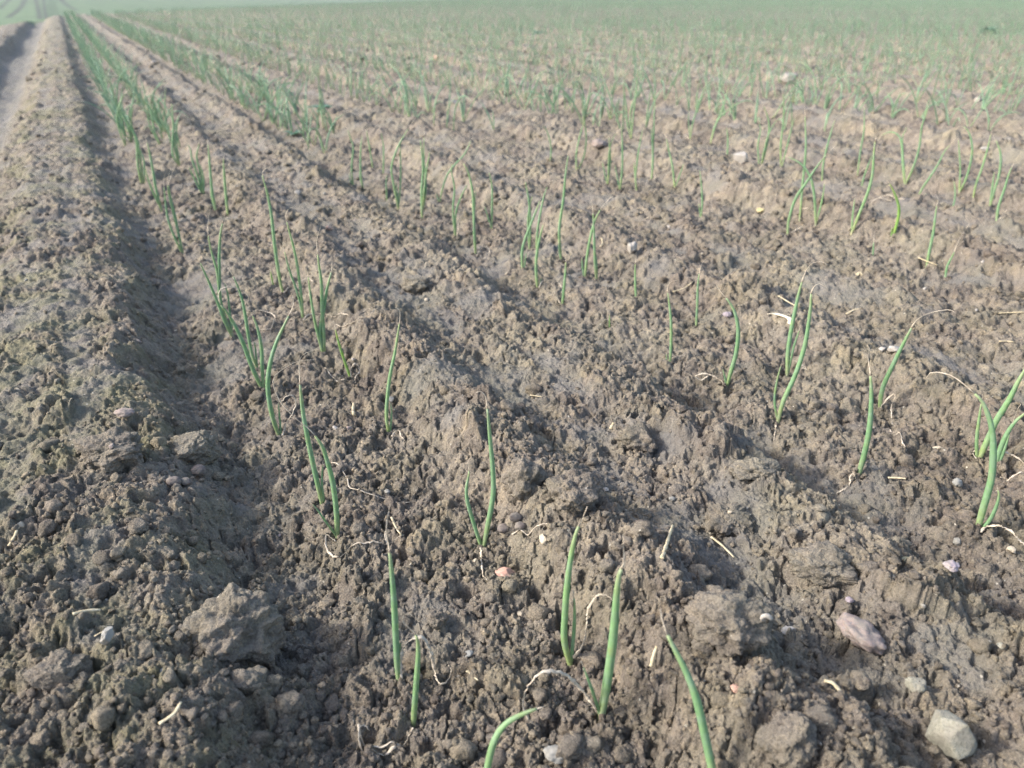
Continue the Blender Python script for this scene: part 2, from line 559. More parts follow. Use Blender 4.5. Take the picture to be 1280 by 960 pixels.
def lump_thing(name, px, py, w, h, mat, label, cat, group=None, seed=0, sub=4, facets=0, rough=.6, rot=0.0, clod=False, sink=.35):
    p, z, depth = seat(px, py + h * .30)
    m = depth / F_PX
    a, c = w * m / 2, h * m / 2
    co, fa = crumbly(seed, sub, .5, 1) if clod else blob(seed, sub, rough, facets)
    co = co / np.abs(co).max(0)
    co = co * np.array([a, (a + c) / 2 * .95, c * .92])
    cr_, sr_ = math.cos(rot), math.sin(rot)
    q = np.stack([co[:, 0] * cr_ + co[:, 2] * sr_ * .6 - co[:, 1] * sr_ * .6, co[:, 1] * (1 + .3 * abs(sr_)) + co[:, 0] * sr_ * .35, co[:, 2] * .9 - co[:, 0] * sr_ * .45], 1)
    me = mesh_np(name, q, None, fa, mat)
    o = link(name, me)
    o.location = (p[0], p[1], z + c * (1 - 2 * sink) + .001)
    if clod:
        from mathutils.bvhtree import BVHTree
        fresh.append((BVHTree.FromPolygons([tuple(c_) for c_ in q], [tuple(int(k_) for k_ in f_) for f_ in fa]), Vector(o.location)))
    return tag(o, label, cat, group)


fresh = []
CLODS = [
    (302, 772, 132, 128, 'large flat-topped brown soil clod, biggest clod on the bank beside the wheel track'),
    (142, 556, 86, 66, 'brown soil clod on the bank just below the pinkish white stone'),
    (243, 560, 66, 66, 'olive soil clod on the bank edge beside the furrow, behind three dark lumps'),
    (906, 634, 72, 70, 'upright tan soil clod leaning above the furrow, taller of two on the ridge edge'),
    (942, 586, 66, 34, 'low loaf-shaped tan soil clod topping the ridge beside the dark furrow'),
    (905, 775, 105, 98, 'broad olive-brown soil clod below the empty snail shell'),
    (655, 585, 60, 78, 'tall tan soil clod on the ridge face beside a two-leaf seedling'),
    (715, 612, 72, 66, 'rounded tan soil clod on the ridge crest above a lone upright leaf'),
    (520, 350, 46, 34, 'round brown soil clod on the first ridge behind a single seedling'),
    (1025, 700, 92, 60, 'wide soil clod on the ridge above the pinkish grey stone'),
    (985, 905, 86, 92, 'steep olive soil clod under the salmon chip, beside a straw stub'),
    (548, 780, 30, 30, 'knobbly tan soil clod standing alone between two seedlings of the first pair'),
    (75, 830, 80, 60, 'grey-brown soil clod on the bank under the pale stone flake'),
    (310, 850, 60, 46, 'greenish soil clod tucked under the large flat-topped clod'),
    (795, 548, 54, 40, 'tan soil clod on the ridge crest midway to the dark furrow'),
]
for i, (x, y, w, h, lab) in enumerate(CLODS):
    lump_thing('soil_clod', x, y, w, h, M_SOIL, lab, 'soil clod', 'clods of soil on the ridges', seed=300 + i, sub=6 if w > 60 else 5, clod=True, sink=.35 if w > 100 else .38)

CLOD_TREES.extend(fresh)
ST = {
    'pale': plain_material('pale_limestone', (.22, .21, .160), (.37, .355, .285), 110, .9, .003, (.17, .165, .115), dust=.65),
    'pink': plain_material('pink_granite', (.21, .155, .135), (.32, .25, .22), 130, .7, .0015, (.19, .18, .18), dust=.65),
    'white': plain_material('white_flint', (.30, .27, .24), (.43, .40, .36), 70, .6, .0005, dust=.65),
    'yellow': plain_material('yellow_pebble', (.40, .33, .13), (.58, .50, .27), 100, .7, .0006, dust=.65),
    'lilac': plain_material('lilac_pebble', (.22, .18, .20), (.40, .34, .37), 100, .5, .0006, dust=.65),
    'salmon': plain_material('salmon_pebble', (.42, .22, .16), (.56, .34, .26), 100, .6, .0005, dust=.65),
    'dark': plain_material('dark_clay_lump', (.10, .080, .074), (.155, .125, .115), 160, .85, .0008, dust=.65),
    'beige': plain_material('beige_pebble', (.38, .31, .22), (.54, .46, .34), 100, .7, .0006, dust=.65),
    'grey': plain_material('grey_pebble', (.18, .178, .165), (.28, .272, .25), 90, .7, .0006, dust=.65),
}
STONES = [
    (1186, 920, 58, 70, 'pale', 'large pale limestone chunk, flat-faced, half sunk in the ridge', 4, .5),
    (1074, 796, 74, 36, 'pink', 'long pinkish grey stone lying aslant on the ridge', 0, .8),
    (1140, 861, 27, 26, 'pale', 'speckled pale pebble between the limestone chunk and pinkish grey stone', 1, 0),
    (1129, 697, 17, 16, 'yellow', 'yellow pebble on the ridge edge above the lilac pebble', 1, 0),
    (1179, 734, 21, 16, 'lilac', 'lilac grey pebble on the ridge below the yellow pebble', 0, .2),
    (918, 864, 19, 10, 'salmon', 'small salmon chip on the ridge side above the steep clod', 1, 0),
    (984, 787, 20, 13, 'white', 'white chalk fragment beside the empty snail shell', 2, 0),
    (631, 717, 32, 17, 'salmon', 'pink flint flake at the foot of a two-leaf seedling', 2, .3),
    (681, 672, 18, 20, 'beige', 'beige pebble on the ridge foot beside dark clay lumps', 1, 0),
    (757, 611, 9, 8, 'white', 'tiny white pebble on the ridge crest beside the rounded clod', 1, 0),
    (157, 521, 26, 15, 'pink', 'pinkish white stone on the bank above the brown clod', 1, 0),
    (140, 806, 17, 32, 'grey', 'thin pale stone flake standing on the bank beside the flat-topped clod', 2, .6),
    (790, 311, 13, 22, 'white', 'upright white flint on the ridge behind the second pair', 2, 0),
    (924, 197, 20, 24, 'white', 'chunky white flint beyond the second ridge', 2, 0),
    (748, 182, 24, 15, 'pink', 'smooth pale pink stone lying among the fourth row', 0, -.3),
    (985, 97, 22, 15, 'white', 'whitish pink stone on the far ridge among distant rows', 1, 0),
    (1102, 440, 12, 11, 'white', 'small white stone beside the arching seedling of the fourth row', 2, 0),
    (1116, 443, 18, 12, 'white', 'larger white stone partly behind the arching seedling of the fourth row', 2, 0),
    (193, 79, 9, 8, 'white', 'white stone on the first ridge among blurred distant seedlings', 1, 0),
    (243, 66, 10, 15, 'beige', 'beige stone far up the first ridge', 1, 0),
    (545, 72, 8, 9, 'salmon', 'pink stone against the distant ridge', 1, 0),
    (568, 128, 15, 7, 'white', 'flat whitish stone between distant rows of the second pair', 1, 0),
    (373, 248, 9, 7, 'white', 'white pebble at the dark hollow on the first ridge', 1, 0),
    (696, 953, 36, 18, 'grey', 'rounded grey stone between the bottom seedlings', 0, 0),
    (1059, 757, 12, 9, 'lilac', 'small purple pebble just above the pinkish grey stone', 1, 0),
    (908, 398, 12, 9, 'lilac', 'pale lilac pebble behind the bowed seedling of the third row', 0, 0),
    (1195, 605, 12, 14, 'grey', 'grey-green pebble in the furrow beside the big hooked seedling', 0, 0),
    (1196, 676, 10, 14, 'grey', 'oval grey pebble in the dark cleft beside the big hooked seedling', 0, 0),
    (1262, 690, 12, 12, 'beige', 'beige pebble beyond the fallen dry leaf of the hooked seedling', 1, 0),
    (1173, 558, 14, 11, 'beige', 'tan pebble in front of the fourth-row clump', 1, 0),
    (1140, 528, 8, 7, 'white', 'tiny white pebble beside the wavy dry thread', 0, 0),
    (412, 288, 9, 8, 'salmon', 'small pink pebble on the ridge behind the hooked seedlings', 1, 0),
    (1230, 188, 12, 11, 'white', 'white stone near the far edge of the third pair', 1, 0),
    (1222, 125, 10, 9, 'white', 'small white stone among the distant rows', 1, 0),
    (1144, 75, 9, 7, 'beige', 'beige stone among far blurred rows', 1, 0),
    (950, 260, 12, 10, 'yellow', 'yellowish stone in the flat behind a lone thin seedling', 1, 0),
    (168, 96, 7, 7, 'beige', 'pale stone beside the blurred second row', 1, 0),
    (188, 148, 10, 9, 'salmon', 'pinkish stone between the distant first pair and the ridge', 1, 0),
]
for i, (x, y, w, h, m, lab, fc, rot) in enumerate(STONES):
    lump_thing('stone' if w > 16 else 'pebble', x, y, w, h, ST[m], lab, 'stone', 'stones lying on the soil', seed=500 + i, sub=4, facets=fc * 3, rough=.6, rot=rot, sink=.30)
for i, (x, y, w, lab) in enumerate([(630, 663, 17, 'dark round clay lump beside two others at the ridge foot, lowest'), (645, 650, 17, 'dark round clay lump at the ridge foot, topmost of three'),
                                    (650, 664, 15, 'dark round clay lump tucked against two others at the ridge foot'),
                                    (219, 605, 19, 'dark glossy clay lump on the bank, largest of three'), (235, 612, 15, 'dark clay lump on the bank, lowest of three'),
                                    (252, 598, 19, 'dark clay lump on the bank, furthest along of three')]):
    lump_thing('clay_lump', x, y, w, w * .85, ST['dark'], lab, 'clay lump', 'dark clay lumps in small clusters', seed=700 + i, sub=4, rough=.3, sink=.15)

# tiny pale stones that nothing tells apart
for i in range(70):
    for _ in range(30):
        x, y = random.uniform(10, 1270), random.uniform(60, 940) if i % 3 else random.uniform(40, 330)
        p, z, dep = seat(x, y)
        if float(crest_t(*rows_of(p[0], p[1]))) < -2:
            break
    r = random.uniform(.0015, .0034) * (1 + dep * .35)
    co, fa = blob(900 + i % 12, 3, .5, 3)
    o = link('small_pebble', mesh_np('small_pebble', co * np.array([r * 1.3, r, r * .8]), None, fa, random.choice([ST['white'], ST['beige'], ST['pink'], ST['pale'], ST['grey']])))
    o.location = (p[0], p[1], z + r * .3); o.rotation_euler = (random.uniform(-.5, .5), random.uniform(-.5, .5), random.uniform(0, 6))
    tag(o, 'tiny pebble scattered on the bare soil', 'pebble', 'tiny pebbles scattered over the soil')


# ------------------------------------------------------------------ tubes: leaves, threads, straws
def spline(P, n):
    P = np.asarray(P, float)
    if len(P) == 2:
        return P[0] + (P[1] - P[0]) * np.linspace(0, 1, n)[:, None]
    Q = np.vstack([2 * P[0] - P[1], P, 2 * P[-1] - P[-2]])
    out = []
    for i in range(1, len(Q) - 2):
        a, b, c, d = Q[i - 1], Q[i], Q[i + 1], Q[i + 2]
        t = np.linspace(0, 1, 14, endpoint=False)[:, None]
        out.append(.5 * (2 * b + (c - a) * t + (2 * a - 5 * b + 4 * c - d) * t ** 2 + (3 * b - a - 3 * c + d) * t ** 3))
    out.append(P[-1:])
    C = np.vstack(out)
    L = np.concatenate([[0], np.cumsum(np.linalg.norm(np.diff(C, axis=0), axis=1))])
    t = np.linspace(0, L[-1], n)
    return np.stack([np.interp(t, L, C[:, k]) for k in range(3)], 1)


def tube(C, R, sides=8, along=None, flat=1.0, twist=0.0):
    C = np.asarray(C, float); n = len(C)
    T = np.gradient(C, axis=0); T /= np.maximum(np.linalg.norm(T, axis=1)[:, None], 1e-9)
    ref = np.array([.37, .22, .9]); a = np.cross(T[0], ref); a /= np.linalg.norm(a)
    V = []
    for i in range(n):
        a = a - T[i] * (a @ T[i]); a /= max(np.linalg.norm(a), 1e-9)
        b = np.cross(T[i], a)
        ang = np.arange(sides) * 2 * math.pi / sides
        w_ = twist * i / n; a2, b2 = a * math.cos(w_) + b * math.sin(w_), b * math.cos(w_) - a * math.sin(w_)
        V.append(C[i] + R[i] * (np.outer(np.cos(ang), a2) + flat * np.outer(np.sin(ang), b2)))
    V = np.vstack(V + [C[:1], C[-1:]])
    q = []
    for i in range(n - 1):
        for j in range(sides):
            k = (j + 1) % sides
            q.append((i * sides + j, i * sides + k, (i + 1) * sides + k, (i + 1) * sides + j))
    tr = []
    for j in range(sides):
        k = (j + 1) % sides
        tr.append((n * sides, k, j)); tr.append((n * sides + 1, (n - 1) * sides + j, (n - 1) * sides + k))
    al = np.linspace(0, 1, n) if along is None else along
    return V, np.array(q), np.array(tr), np.concatenate([np.repeat(al, sides), [al[0], al[-1]]])


def tube_mesh(name, C, R, mat, sides=8, along=None, flat=1.0, twist=0.0):
    V, q, t, al = tube(C, R, sides, along, flat, twist)
    me = mesh_np(name, V, q, t, mat); set_attr(me, 'along', al)
    return me


# ------------------------------------------------------------------ traced seedlings (crop: origin and scale of each tracing sheet)
SH = {1: (200, 200, .1875), 2: (220, 340, .1875), 3: (300, 440, .25), 4: (400, 620, .25), 5: (540, 170, .1875), 6: (640, 280, .1875),
      7: (820, 320, .1875), 8: (1040, 380, .1875), 9: (1040, 520, .1875), 10: (820, 120, .1875), 11: (1040, 120, .1875), 12: (1040, 220, .1875),
      13: (640, 60, .1875), 14: (420, 120, .1875), 15: (180, 120, .1875), 16: (60, 60, .1875), 'C': (850, 0, .3359), 'F': (850, 320, .3359),
      'H': (420, 640, .3359), 'I': (850, 640, .3359)}
# seedling: (look, [(kind, sheet, radius mm, dry share, points base to tip), ...]); kind g green, y lime, d withered, l lying withered
SEEDLINGS = [
 ('with tall upright leaf and arching thread', [('g',4,3.3,.22,[(398,945),(388,850),(380,720),(372,560),(360,400),(345,260),(332,190),(338,110),(350,40)]),
   ('g',4,1.7,.1,[(392,900),(400,780),(405,705)]), ('d',4,1.5,0,[(402,930),(405,820),(425,745),(480,705),(525,720),(555,790),(575,890),(600,940),(640,920),(655,870),(645,845)])]),
 ('with short stub leaf and fallen thread', [('g','H',2.9,.18,[(288,785),(300,620),(306,520),(298,460),(270,430),(247,405),(252,385)]), ('l','H',1.2,0,[(288,795),(230,850),(170,890),(110,885),(85,840),(100,810),(125,812)])]),
 ('with thick leaf and broad withered loop', [('g','H',4.0,.15,[(985,768),(1005,660),(1030,480),(1045,300),(1055,230),(1072,190),(1070,140),(1068,85)]), ('g','H',1.6,.1,[(978,740),(945,640),(912,555)]),
   ('d','H',1.3,0,[(968,735),(920,670),(860,610),(800,592),(750,605),(710,660),(697,720),(715,770),(750,795)])]),
 ('with two upright leaves and hooked thread', [('g','H',3.4,.1,[(872,570),(850,480),(852,380),(865,230),(890,90),(915,30),(935,-20)]), ('g','H',1.9,.1,[(875,555),(885,450),(888,360),(882,290)]),
   ('d','H',1.3,0,[(885,545),(920,490),(932,420),(935,370),(965,320),(1000,308),(1030,330)])]),
 ('with single leaf nodding over', [('g','H',3.0,.05,[(548,1060),(556,1000),(568,930),(590,850),(630,790),(700,750),(778,722)])]),
 ('with single leaf leaning back', [('g','I',3.6,.12,[(132,1035),(118,950),(90,820),(62,700),(25,600),(-15,520),(-50,450),(-68,395),(-73,360)])]),
 ('with long leaf and shorter curved leaf', [('g',3,3.1,.12,[(1215,988),(1240,860),(1265,720),(1265,600),(1250,430),(1235,270),(1225,215),(1200,195),(1178,203)]),
   ('g',3,2.5,.08,[(1210,985),(1170,860),(1140,760),(1132,690),(1145,600),(1140,555)]), ('l',4,1.0,0,[(805,262),(808,330),(815,400),(835,440)])]),
 ('with one straight leaf and kinked tip', [('g',3,2.8,.14,[(745,412),(733,330),(736,240),(750,120),(775,0),(792,-110),(801,-190),(790,-218),(775,-224)]), ('g',3,1.7,.08,[(750,405),(757,330),(757,280),(748,240)]),
   ('l',3,1.0,0,[(758,412),(775,392),(795,387),(805,420),(830,445)])]),
 ('with yellowish leaf and small ring', [('y',2,2.2,.12,[(1165,712),(1130,610),(1090,490),(1062,380),(1050,325)]), ('d',2,1.1,0,[(1168,700),(1168,650),(1185,615),(1215,622),(1222,665),(1195,700),(1195,740)]),
   ('l',2,1.0,0,[(1155,702),(1090,700),(1020,660),(990,640)])]),
 ('with crooked leaf crossing its neighbour', [('g',3,3.4,.45,[(487,922),(482,800),(465,660),(440,560),(410,470),(350,390),(300,350),(250,305),(205,255),(175,190),(168,130),(230,75),(300,45),(370,38)]),
   ('g',3,1.6,.1,[(478,915),(430,850),(380,780),(345,742)]), ('l',4,1.1,0,[(80,210),(35,188),(28,220),(45,265),(85,288),(150,250),(240,230),(330,205),(420,183)])]),
 ('with straight leaf behind the crooked one', [('g',3,3.4,.2,[(420,792),(400,710),(370,580),(340,440),(315,300),(300,160),(297,90),(298,40),(320,10),(355,-5)]), ('g',3,1.7,.1,[(419,745),(410,650),(415,540)])]),
 ('with bowed leaf and withered loop', [('g',2,3.1,.14,[(693,1105),(650,990),(622,860),(612,740),(628,610),(665,480),(712,375),(765,262),(783,215),(777,155)]), ('g',3,1.6,.1,[(207,425),(200,350),(190,230)]),
   ('d',3,1.0,0,[(212,418),(235,350),(265,300),(280,250),(265,220),(235,220),(205,250)])]),
 ('with leaning leaf ending in pale hook', [('g',2,3.2,.3,[(590,805),(540,710),(490,590),(450,480),(400,370),(340,270),(300,220),(282,160),(305,110),(380,102),(450,130),(485,170),(480,195)]),
   ('g',2,2.7,.1,[(583,770),(575,640),(570,510),(545,380),(510,290),(480,235)])]),
 ('with slim leaf beside a curled thread', [('g',2,2.6,.12,[(540,638),(510,560),(485,440),(462,290),(440,180),(405,80),(365,0),(333,-47),(316,-55)]), ('g',2,1.6,.1,[(540,625),(530,520),(520,440)]),
   ('l',2,1.0,0,[(410,358),(450,310),(510,270),(590,258),(650,275),(660,310),(625,355),(560,350)])]),
 ('with four spreading leaves', [('g',2,2.6,.12,[(372,428),(325,330),(282,215),(232,95),(180,-20),(145,-95),(108,-131)]), ('g',2,3.0,.1,[(375,415),(310,260),(290,130),(289,10),(288,-107),(298,-267),(328,-387),(333,-416)]),
   ('g',2,2.4,.2,[(370,415),(310,250),(285,90),(273,-7),(233,-147),(213,-267),(218,-367),(233,-432)]), ('g',2,1.9,.1,[(375,410),(360,290),(345,150),(310,30)])]),
 ('with three leaves from swollen base', [('g',2,2.9,.12,[(985,580),(968,480),(960,390),(985,250),(1010,100),(1035,0),(1043,-97)]), ('g',2,2.9,.2,[(988,570),(985,430),(975,260),(970,80),(953,-47),(938,-187),(948,-247),(968,-317)]),
   ('g',2,2.2,.1,[(978,540),(930,350),(900,180),(880,20),(868,-32)])]),
 ('with two leaves and long lying thread', [('g',2,2.1,.1,[(848,338),(835,240),(800,110),(760,0),(735,-90),(708,-197)]), ('g',2,2.5,.15,[(848,328),(838,190),(820,40),(793,-127),(743,-317),(731,-377),(753,-422),(793,-437)]),
   ('l',2,1.1,0,[(850,335),(890,300),(1000,292),(1120,262),(1240,225),(1300,200)])]),
 ('with stout leaf and flicked tip', [('g',2,3.2,.14,[(715,148),(690,40),(658,-177),(638,-367),(608,-527),(578,-637),(583,-677),(633,-707),(658,-732)]), ('d',2,1.0,0,[(720,140),(760,95),(800,70),(870,45),(910,60),(945,100)])]),
 ('tiny and yellowish, a single short leaf', [('y',1,1.6,.25,[(757,845),(740,760),(725,690)])]),
 ('with three bunched leaves and dry tips', [('g',1,2.5,.2,[(155,642),(120,470),(90,330),(65,220),(60,150),(85,80),(105,40)]), ('g',1,2.3,.15,[(152,632),(95,510),(55,400),(35,270),(25,140),(36,90)]), ('g',1,2.1,.2,[(153,635),(105,420),(65,260),(50,150),(75,40)])]),
 ('with two leaning slender leaves', [('g',15,2.5,.1,[(120,772),(80,620),(50,440),(20,310),(-5,255)]), ('g',15,1.9,.1,[(118,762),(60,640),(20,530),(5,450)])]),
 ('with leaf bent over like a hook', [('g',16,2.4,.1,[(625,915),(600,790),(590,640),(560,520),(525,400)]), ('g',16,2.3,.1,[(630,900),(610,700),(590,600),(530,500),(490,430),(480,390),(500,320),(550,260)]), ('g',16,2.1,.1,[(640,890),(640,760),(600,640)])]),
 ('with two leaves bending apart', [('g',16,2.4,.1,[(515,652),(480,560),(460,470),(480,360),(545,265)]), ('g',16,2.2,.1,[(515,645),(505,540),(480,440),(470,380)])]),
 ('with tall slim leaf', [('g',15,2.4,.1,[(485,792),(455,640),(440,480),(425,300),(420,265)]), ('g',15,1.8,.1,[(482,785),(455,690),(440,600)])]),
 ('with straight leaf tipped brown', [('g',15,2.4,.16,[(560,797),(545,650),(535,520),(530,420),(545,350)]), ('g',15,1.7,.1,[(561,790),(552,720),(545,650)])]),
 ('with four tangled leaves', [('g',15,2.2,.15,[(390,662),(360,540),(320,420),(310,360),(280,305),(235,292)]), ('g',15,2.1,.15,[(393,658),(380,540),(352,410),(365,330),(372,290),(400,265)]), ('g',15,2.0,.1,[(388,655),(320,520),(290,450)]), ('g',15,2.0,.1,[(396,655),(395,540),(365,430)])]),
 ('with three tall leaves', [('g',15,2.4,.1,[(237,468),(205,350),(195,200),(185,60),(180,0)]), ('g',15,2.2,.1,[(238,462),(215,300),(220,200),(240,110)]), ('g',15,2.1,.1,[(235,460),(190,380),(200,130)])]),
 ('with two sheaf-like leaves', [('g',15,2.4,.1,[(110,332),(70,230),(50,120),(40,0)]), ('g',15,2.2,.1,[(107,325),(40,200),(12,60)])]),
 # third and fourth rows
 ('with one leaf and broken thread', [('g',6,2.3,.18,[(335,548),(345,440),(357,300),(360,180)]), ('d',6,.9,0,[(328,542),(300,490),(262,395)])]),
 ('with leaf and pale arched thread', [('g',6,2.6,.15,[(170,428),(160,280),(175,140),(210,0),(237,-77)]), ('g',6,1.4,.1,[(180,420),(190,380),(203,350)]), ('d',6,1.2,0,[(182,425),(200,385),(260,375),(310,390),(330,430),(328,480)])]),
 ('with leaning leaf and stub', [('g',5,2.5,.1,[(605,922),(600,780),(620,690),(670,560),(720,430),(730,370)]), ('g',5,1.6,.1,[(610,915),(620,840),(632,760)])]),
 ('with two leaves forking high', [('g',5,2.3,.15,[(650,752),(655,600),(648,450),(620,290),(612,215)]), ('g',5,2.0,.1,[(648,745),(640,560),(660,430),(690,365)])]),
 ('with single leaf curving to a fine tip', [('g',5,2.2,.15,[(695,762),(705,620),(735,450),(760,360),(790,305),(830,288)])]),
 ('with the tallest single leaf', [('g',5,2.6,.12,[(862,832),(850,700),(850,600),(875,430),(890,260),(910,120),(925,50),(940,20)]), ('g',5,1.5,.1,[(858,825),(846,740),(848,680)])]),
 ('with two close leaves and bent tip', [('g',5,2.4,.22,[(1095,957),(1085,800),(1080,640),(1070,480),(1050,400),(1025,405)]), ('g',5,1.8,.1,[(1098,950),(1098,860),(1090,760)])]),
 ('with leaf crossing its neighbour', [('g',5,2.4,.2,[(1018,948),(1040,760),(1080,580),(1130,480),(1190,410),(1222,400)]), ('g',5,1.6,.1,[(1012,935),(1002,860),(1000,800)])]),
 ('with two leaves and ring-shaped thread', [('g',5,2.6,.1,[(292,802),(285,680),(278,520),(270,370),(240,240),(190,160),(150,130)]), ('g',5,2.3,.12,[(290,795),(280,600),(287,400),(305,300)]), ('d',5,1.1,0,[(298,800),(330,750),(365,740),(385,775),(370,810),(340,815)])]),
 ('with three leaves and tiny curl', [('g',5,2.3,.1,[(160,692),(155,560),(170,470),(210,370),(245,315),(275,300)]), ('g',5,2.1,.1,[(157,685),(140,500),(150,350),(130,230),(145,150),(160,128)]), ('d',5,1.0,0,[(165,690),(180,560),(205,540),(225,570),(200,600)])]),
 ('with leaf pair like a narrow V', [('g',5,2.3,.1,[(398,614),(400,480),(400,340),(380,240),(365,200)]), ('g',5,1.7,.1,[(395,605),(370,530),(345,450)])]),
 ('with dense tuft of upright leaves', [('g',14,2.5,.15,[(575,842),(570,640),(580,500),(570,350),(555,250),(560,180)]), ('g',14,2.1,.15,[(577,740),(600,520),(620,400),(635,300)]), ('g',14,2.0,.15,[(580,760),(600,600),(585,400),(590,180)]), ('d',14,1.0,0,[(577,825),(585,785),(615,780),(625,800),(595,860)])]),
 ('with long leaf slanting away', [('g',14,2.1,.12,[(690,712),(710,620),(740,530),(790,460),(860,380),(930,230)]), ('g',14,1.6,.1,[(687,705),(675,670),(668,640)])]),
 ('with three leaves, one slanting away', [('g',14,2.3,.12,[(415,757),(385,590),(370,480),(400,370),(450,270),(530,145)]), ('g',14,2.0,.1,[(418,745),(405,620),(398,560)]), ('g',14,2.0,.1,[(418,740),(430,570),(430,400),(420,250)])]),
 ('with single sword-like leaf', [('g',14,2.3,.1,[(185,642),(165,520),(165,350),(180,220)]), ('g',14,1.6,.1,[(183,630),(160,540),(155,480)])]),
 ('with two leaning leaves', [('g',14,2.3,.1,[(115,607),(105,480),(115,350),(100,290),(60,180)]), ('g',14,1.7,.1,[(113,600),(95,560),(90,500)])]),
 ('with thin pale leaf', [('g',14,1.7,.1,[(340,692),(335,560),(355,510)])]),
 ('with slim leaf before the dark hollow', [('g',14,2.1,.15,[(315,522),(318,400),(315,320),(290,190)])]),
 ('with short leaning leaf', [('g',14,2.0,.15,[(245,482),(225,350),(205,240),(200,180)])]),
 ('with straight leaf and side leaf', [('g',13,2.4,.1,[(720,947),(735,800),(735,620),(728,480)]), ('g',13,1.7,.1,[(716,935),(690,800),(680,760)])]),
 ('with three thin leaves fanning', [('g',13,2.1,.1,[(635,917),(655,760),(650,640),(645,560)]), ('g',13,1.7,.1,[(634,905),(610,800),(600,740)]), ('g',13,1.7,.1,[(640,880),(650,680),(680,590),(720,540)])]),
 ('with short leaf and slanting leaf', [('g',13,2.1,.1,[(830,957),(820,840),(810,740)]), ('g',13,2.0,.1,[(829,930),(825,850),(845,680),(880,500)])]),
 ('with two long leaves and low arch', [('g',13,2.4,.12,[(930,893),(940,740),(935,620),(925,480)]), ('g',13,1.9,.12,[(931,880),(942,640),(950,420),(965,230)]), ('d',13,1.1,0,[(935,885),(990,820),(1040,810),(1060,840)])]),
 ('with leaf nodding to one side', [('g',13,2.3,.12,[(1085,937),(1070,790),(1045,680),(1025,590),(1000,565)]), ('g',10,1.6,.1,[(128,612),(150,550),(175,480),(190,430)])]),
 ('with crooked-topped thin leaf', [('g',13,2.0,.15,[(255,767),(260,660),(235,560),(205,510),(200,470)])]),
 ('with two leaves beside the pale pink stone', [('g',13,2.1,.12,[(430,832),(430,700),(460,560),(490,490),(540,470)]), ('g',13,2.0,.12,[(434,825),(480,720),(495,600),(480,480),(455,395)])]),
 ('with three tall leaves above the pink stone', [('g',13,2.3,.12,[(795,608),(810,440),(830,280),(840,130),(850,60)]), ('g',13,2.2,.12,[(790,600),(768,500),(760,380),(740,240),(735,190)]), ('g',13,1.9,.1,[(797,600),(790,420),(830,300)])]),
 ('with curved leaf, stub and lying thread', [('g','C',2.2,.12,[(38,522),(45,470),(65,400),(95,320),(125,275)]), ('g','C',1.6,.1,[(37,518),(32,450),(35,400)]), ('d','C',1.0,0,[(36,518),(15,500),(0,492),(-20,500)])]),
 ('with two leaves sweeping one way', [('g','C',2.3,.12,[(112,537),(130,470),(160,400),(180,330),(205,290)]), ('g','C',1.9,.1,[(115,530),(140,450),(190,400),(240,370)])]),
 ('short and thin beside the chunky flint', [('g','C',1.9,.1,[(175,592),(178,520),(172,460)])]),
 ('with leaves bent like question marks', [('g','C',1.9,.2,[(295,622),(290,540),(300,480),(285,430),(295,418)]), ('g','C',2.0,.15,[(305,615),(325,530),(330,450),(300,370),(290,365)]), ('g','C',1.7,.12,[(303,605),(330,500),(365,440),(380,432)])]),
 ('with tall leaf and slanting partner', [('g','C',2.3,.12,[(375,618),(375,540),(385,450),(385,370),(375,310)]), ('g','C',1.9,.15,[(380,616),(400,540),(420,460),(440,405)])]),
 ('with rod-straight tall leaf', [('g','C',2.2,.12,[(445,822),(455,700),(468,560),(466,450),(463,370)]), ('d','C',1.0,0,[(446,808),(450,780),(480,775),(500,790)])]),
 ('with leaf slanting across its neighbours', [('g','C',2.5,.1,[(400,884),(405,820),(430,740),(470,680),(510,620),(550,570),(575,545)]), ('d','C',.9,0,[(406,872),(450,845),(505,842),(480,870),(455,890)])]),
 ('with leaf curving back on itself', [('g','C',2.4,.06,[(505,830),(500,730),(485,660),(450,610),(390,578)]), ('g','C',1.6,.12,[(509,822),(530,740),(540,660)])]),
 ('with thin leaf bending at the top', [('g','C',2.0,.15,[(528,677),(535,600),(560,500),(580,440),(610,415)])]),
 ('with needle-thin upright leaf', [('g','C',1.9,.1,[(660,657),(672,560),(685,480),(685,370)]), ('d','C',.9,0,[(663,650),(690,625),(700,640)])]),
 ('with tall arching leaf and stub', [('g',11,2.6,.12,[(135,908),(180,790),(240,640),(270,520),(278,400),(290,290),(320,240),(350,230)]), ('g',11,1.6,.1,[(132,895),(140,780),(155,660)]), ('d',11,1.0,0,[(150,880),(200,750),(250,705),(320,680),(400,700)])]),
 ('with arching leaf and two upright leaves', [('g',11,2.2,.1,[(485,592),(470,450),(465,330),(445,265),(390,240),(330,265),(300,310)]), ('g',11,2.3,.08,[(490,588),(540,480),(580,350),(600,200),(635,100),(640,60),(625,35)]), ('g',11,1.7,.1,[(487,575),(470,300),(490,230),(520,160)])]),
 ('with short leaf leaning under an arch', [('g',11,1.9,.1,[(195,614),(220,520),(265,400),(275,370)])]),
 ('with one long leaf leaning far over', [('g',11,2.1,.12,[(568,692),(600,620),(660,530),(710,450),(750,370),(800,310),(830,270)])]),
 ('with hairpin leaf beside a straight one', [('g',11,2.3,.1,[(850,640),(890,560),(925,440),(935,340),(915,250),(880,205),(840,205),(832,225)]), ('g',11,1.7,.12,[(848,632),(855,480),(845,320),(840,240)])]),
 ('with leaf leaning to touch another', [('g',11,2.0,.1,[(940,687),(960,590),(1000,480),(1040,340),(1060,250),(1068,200)])]),
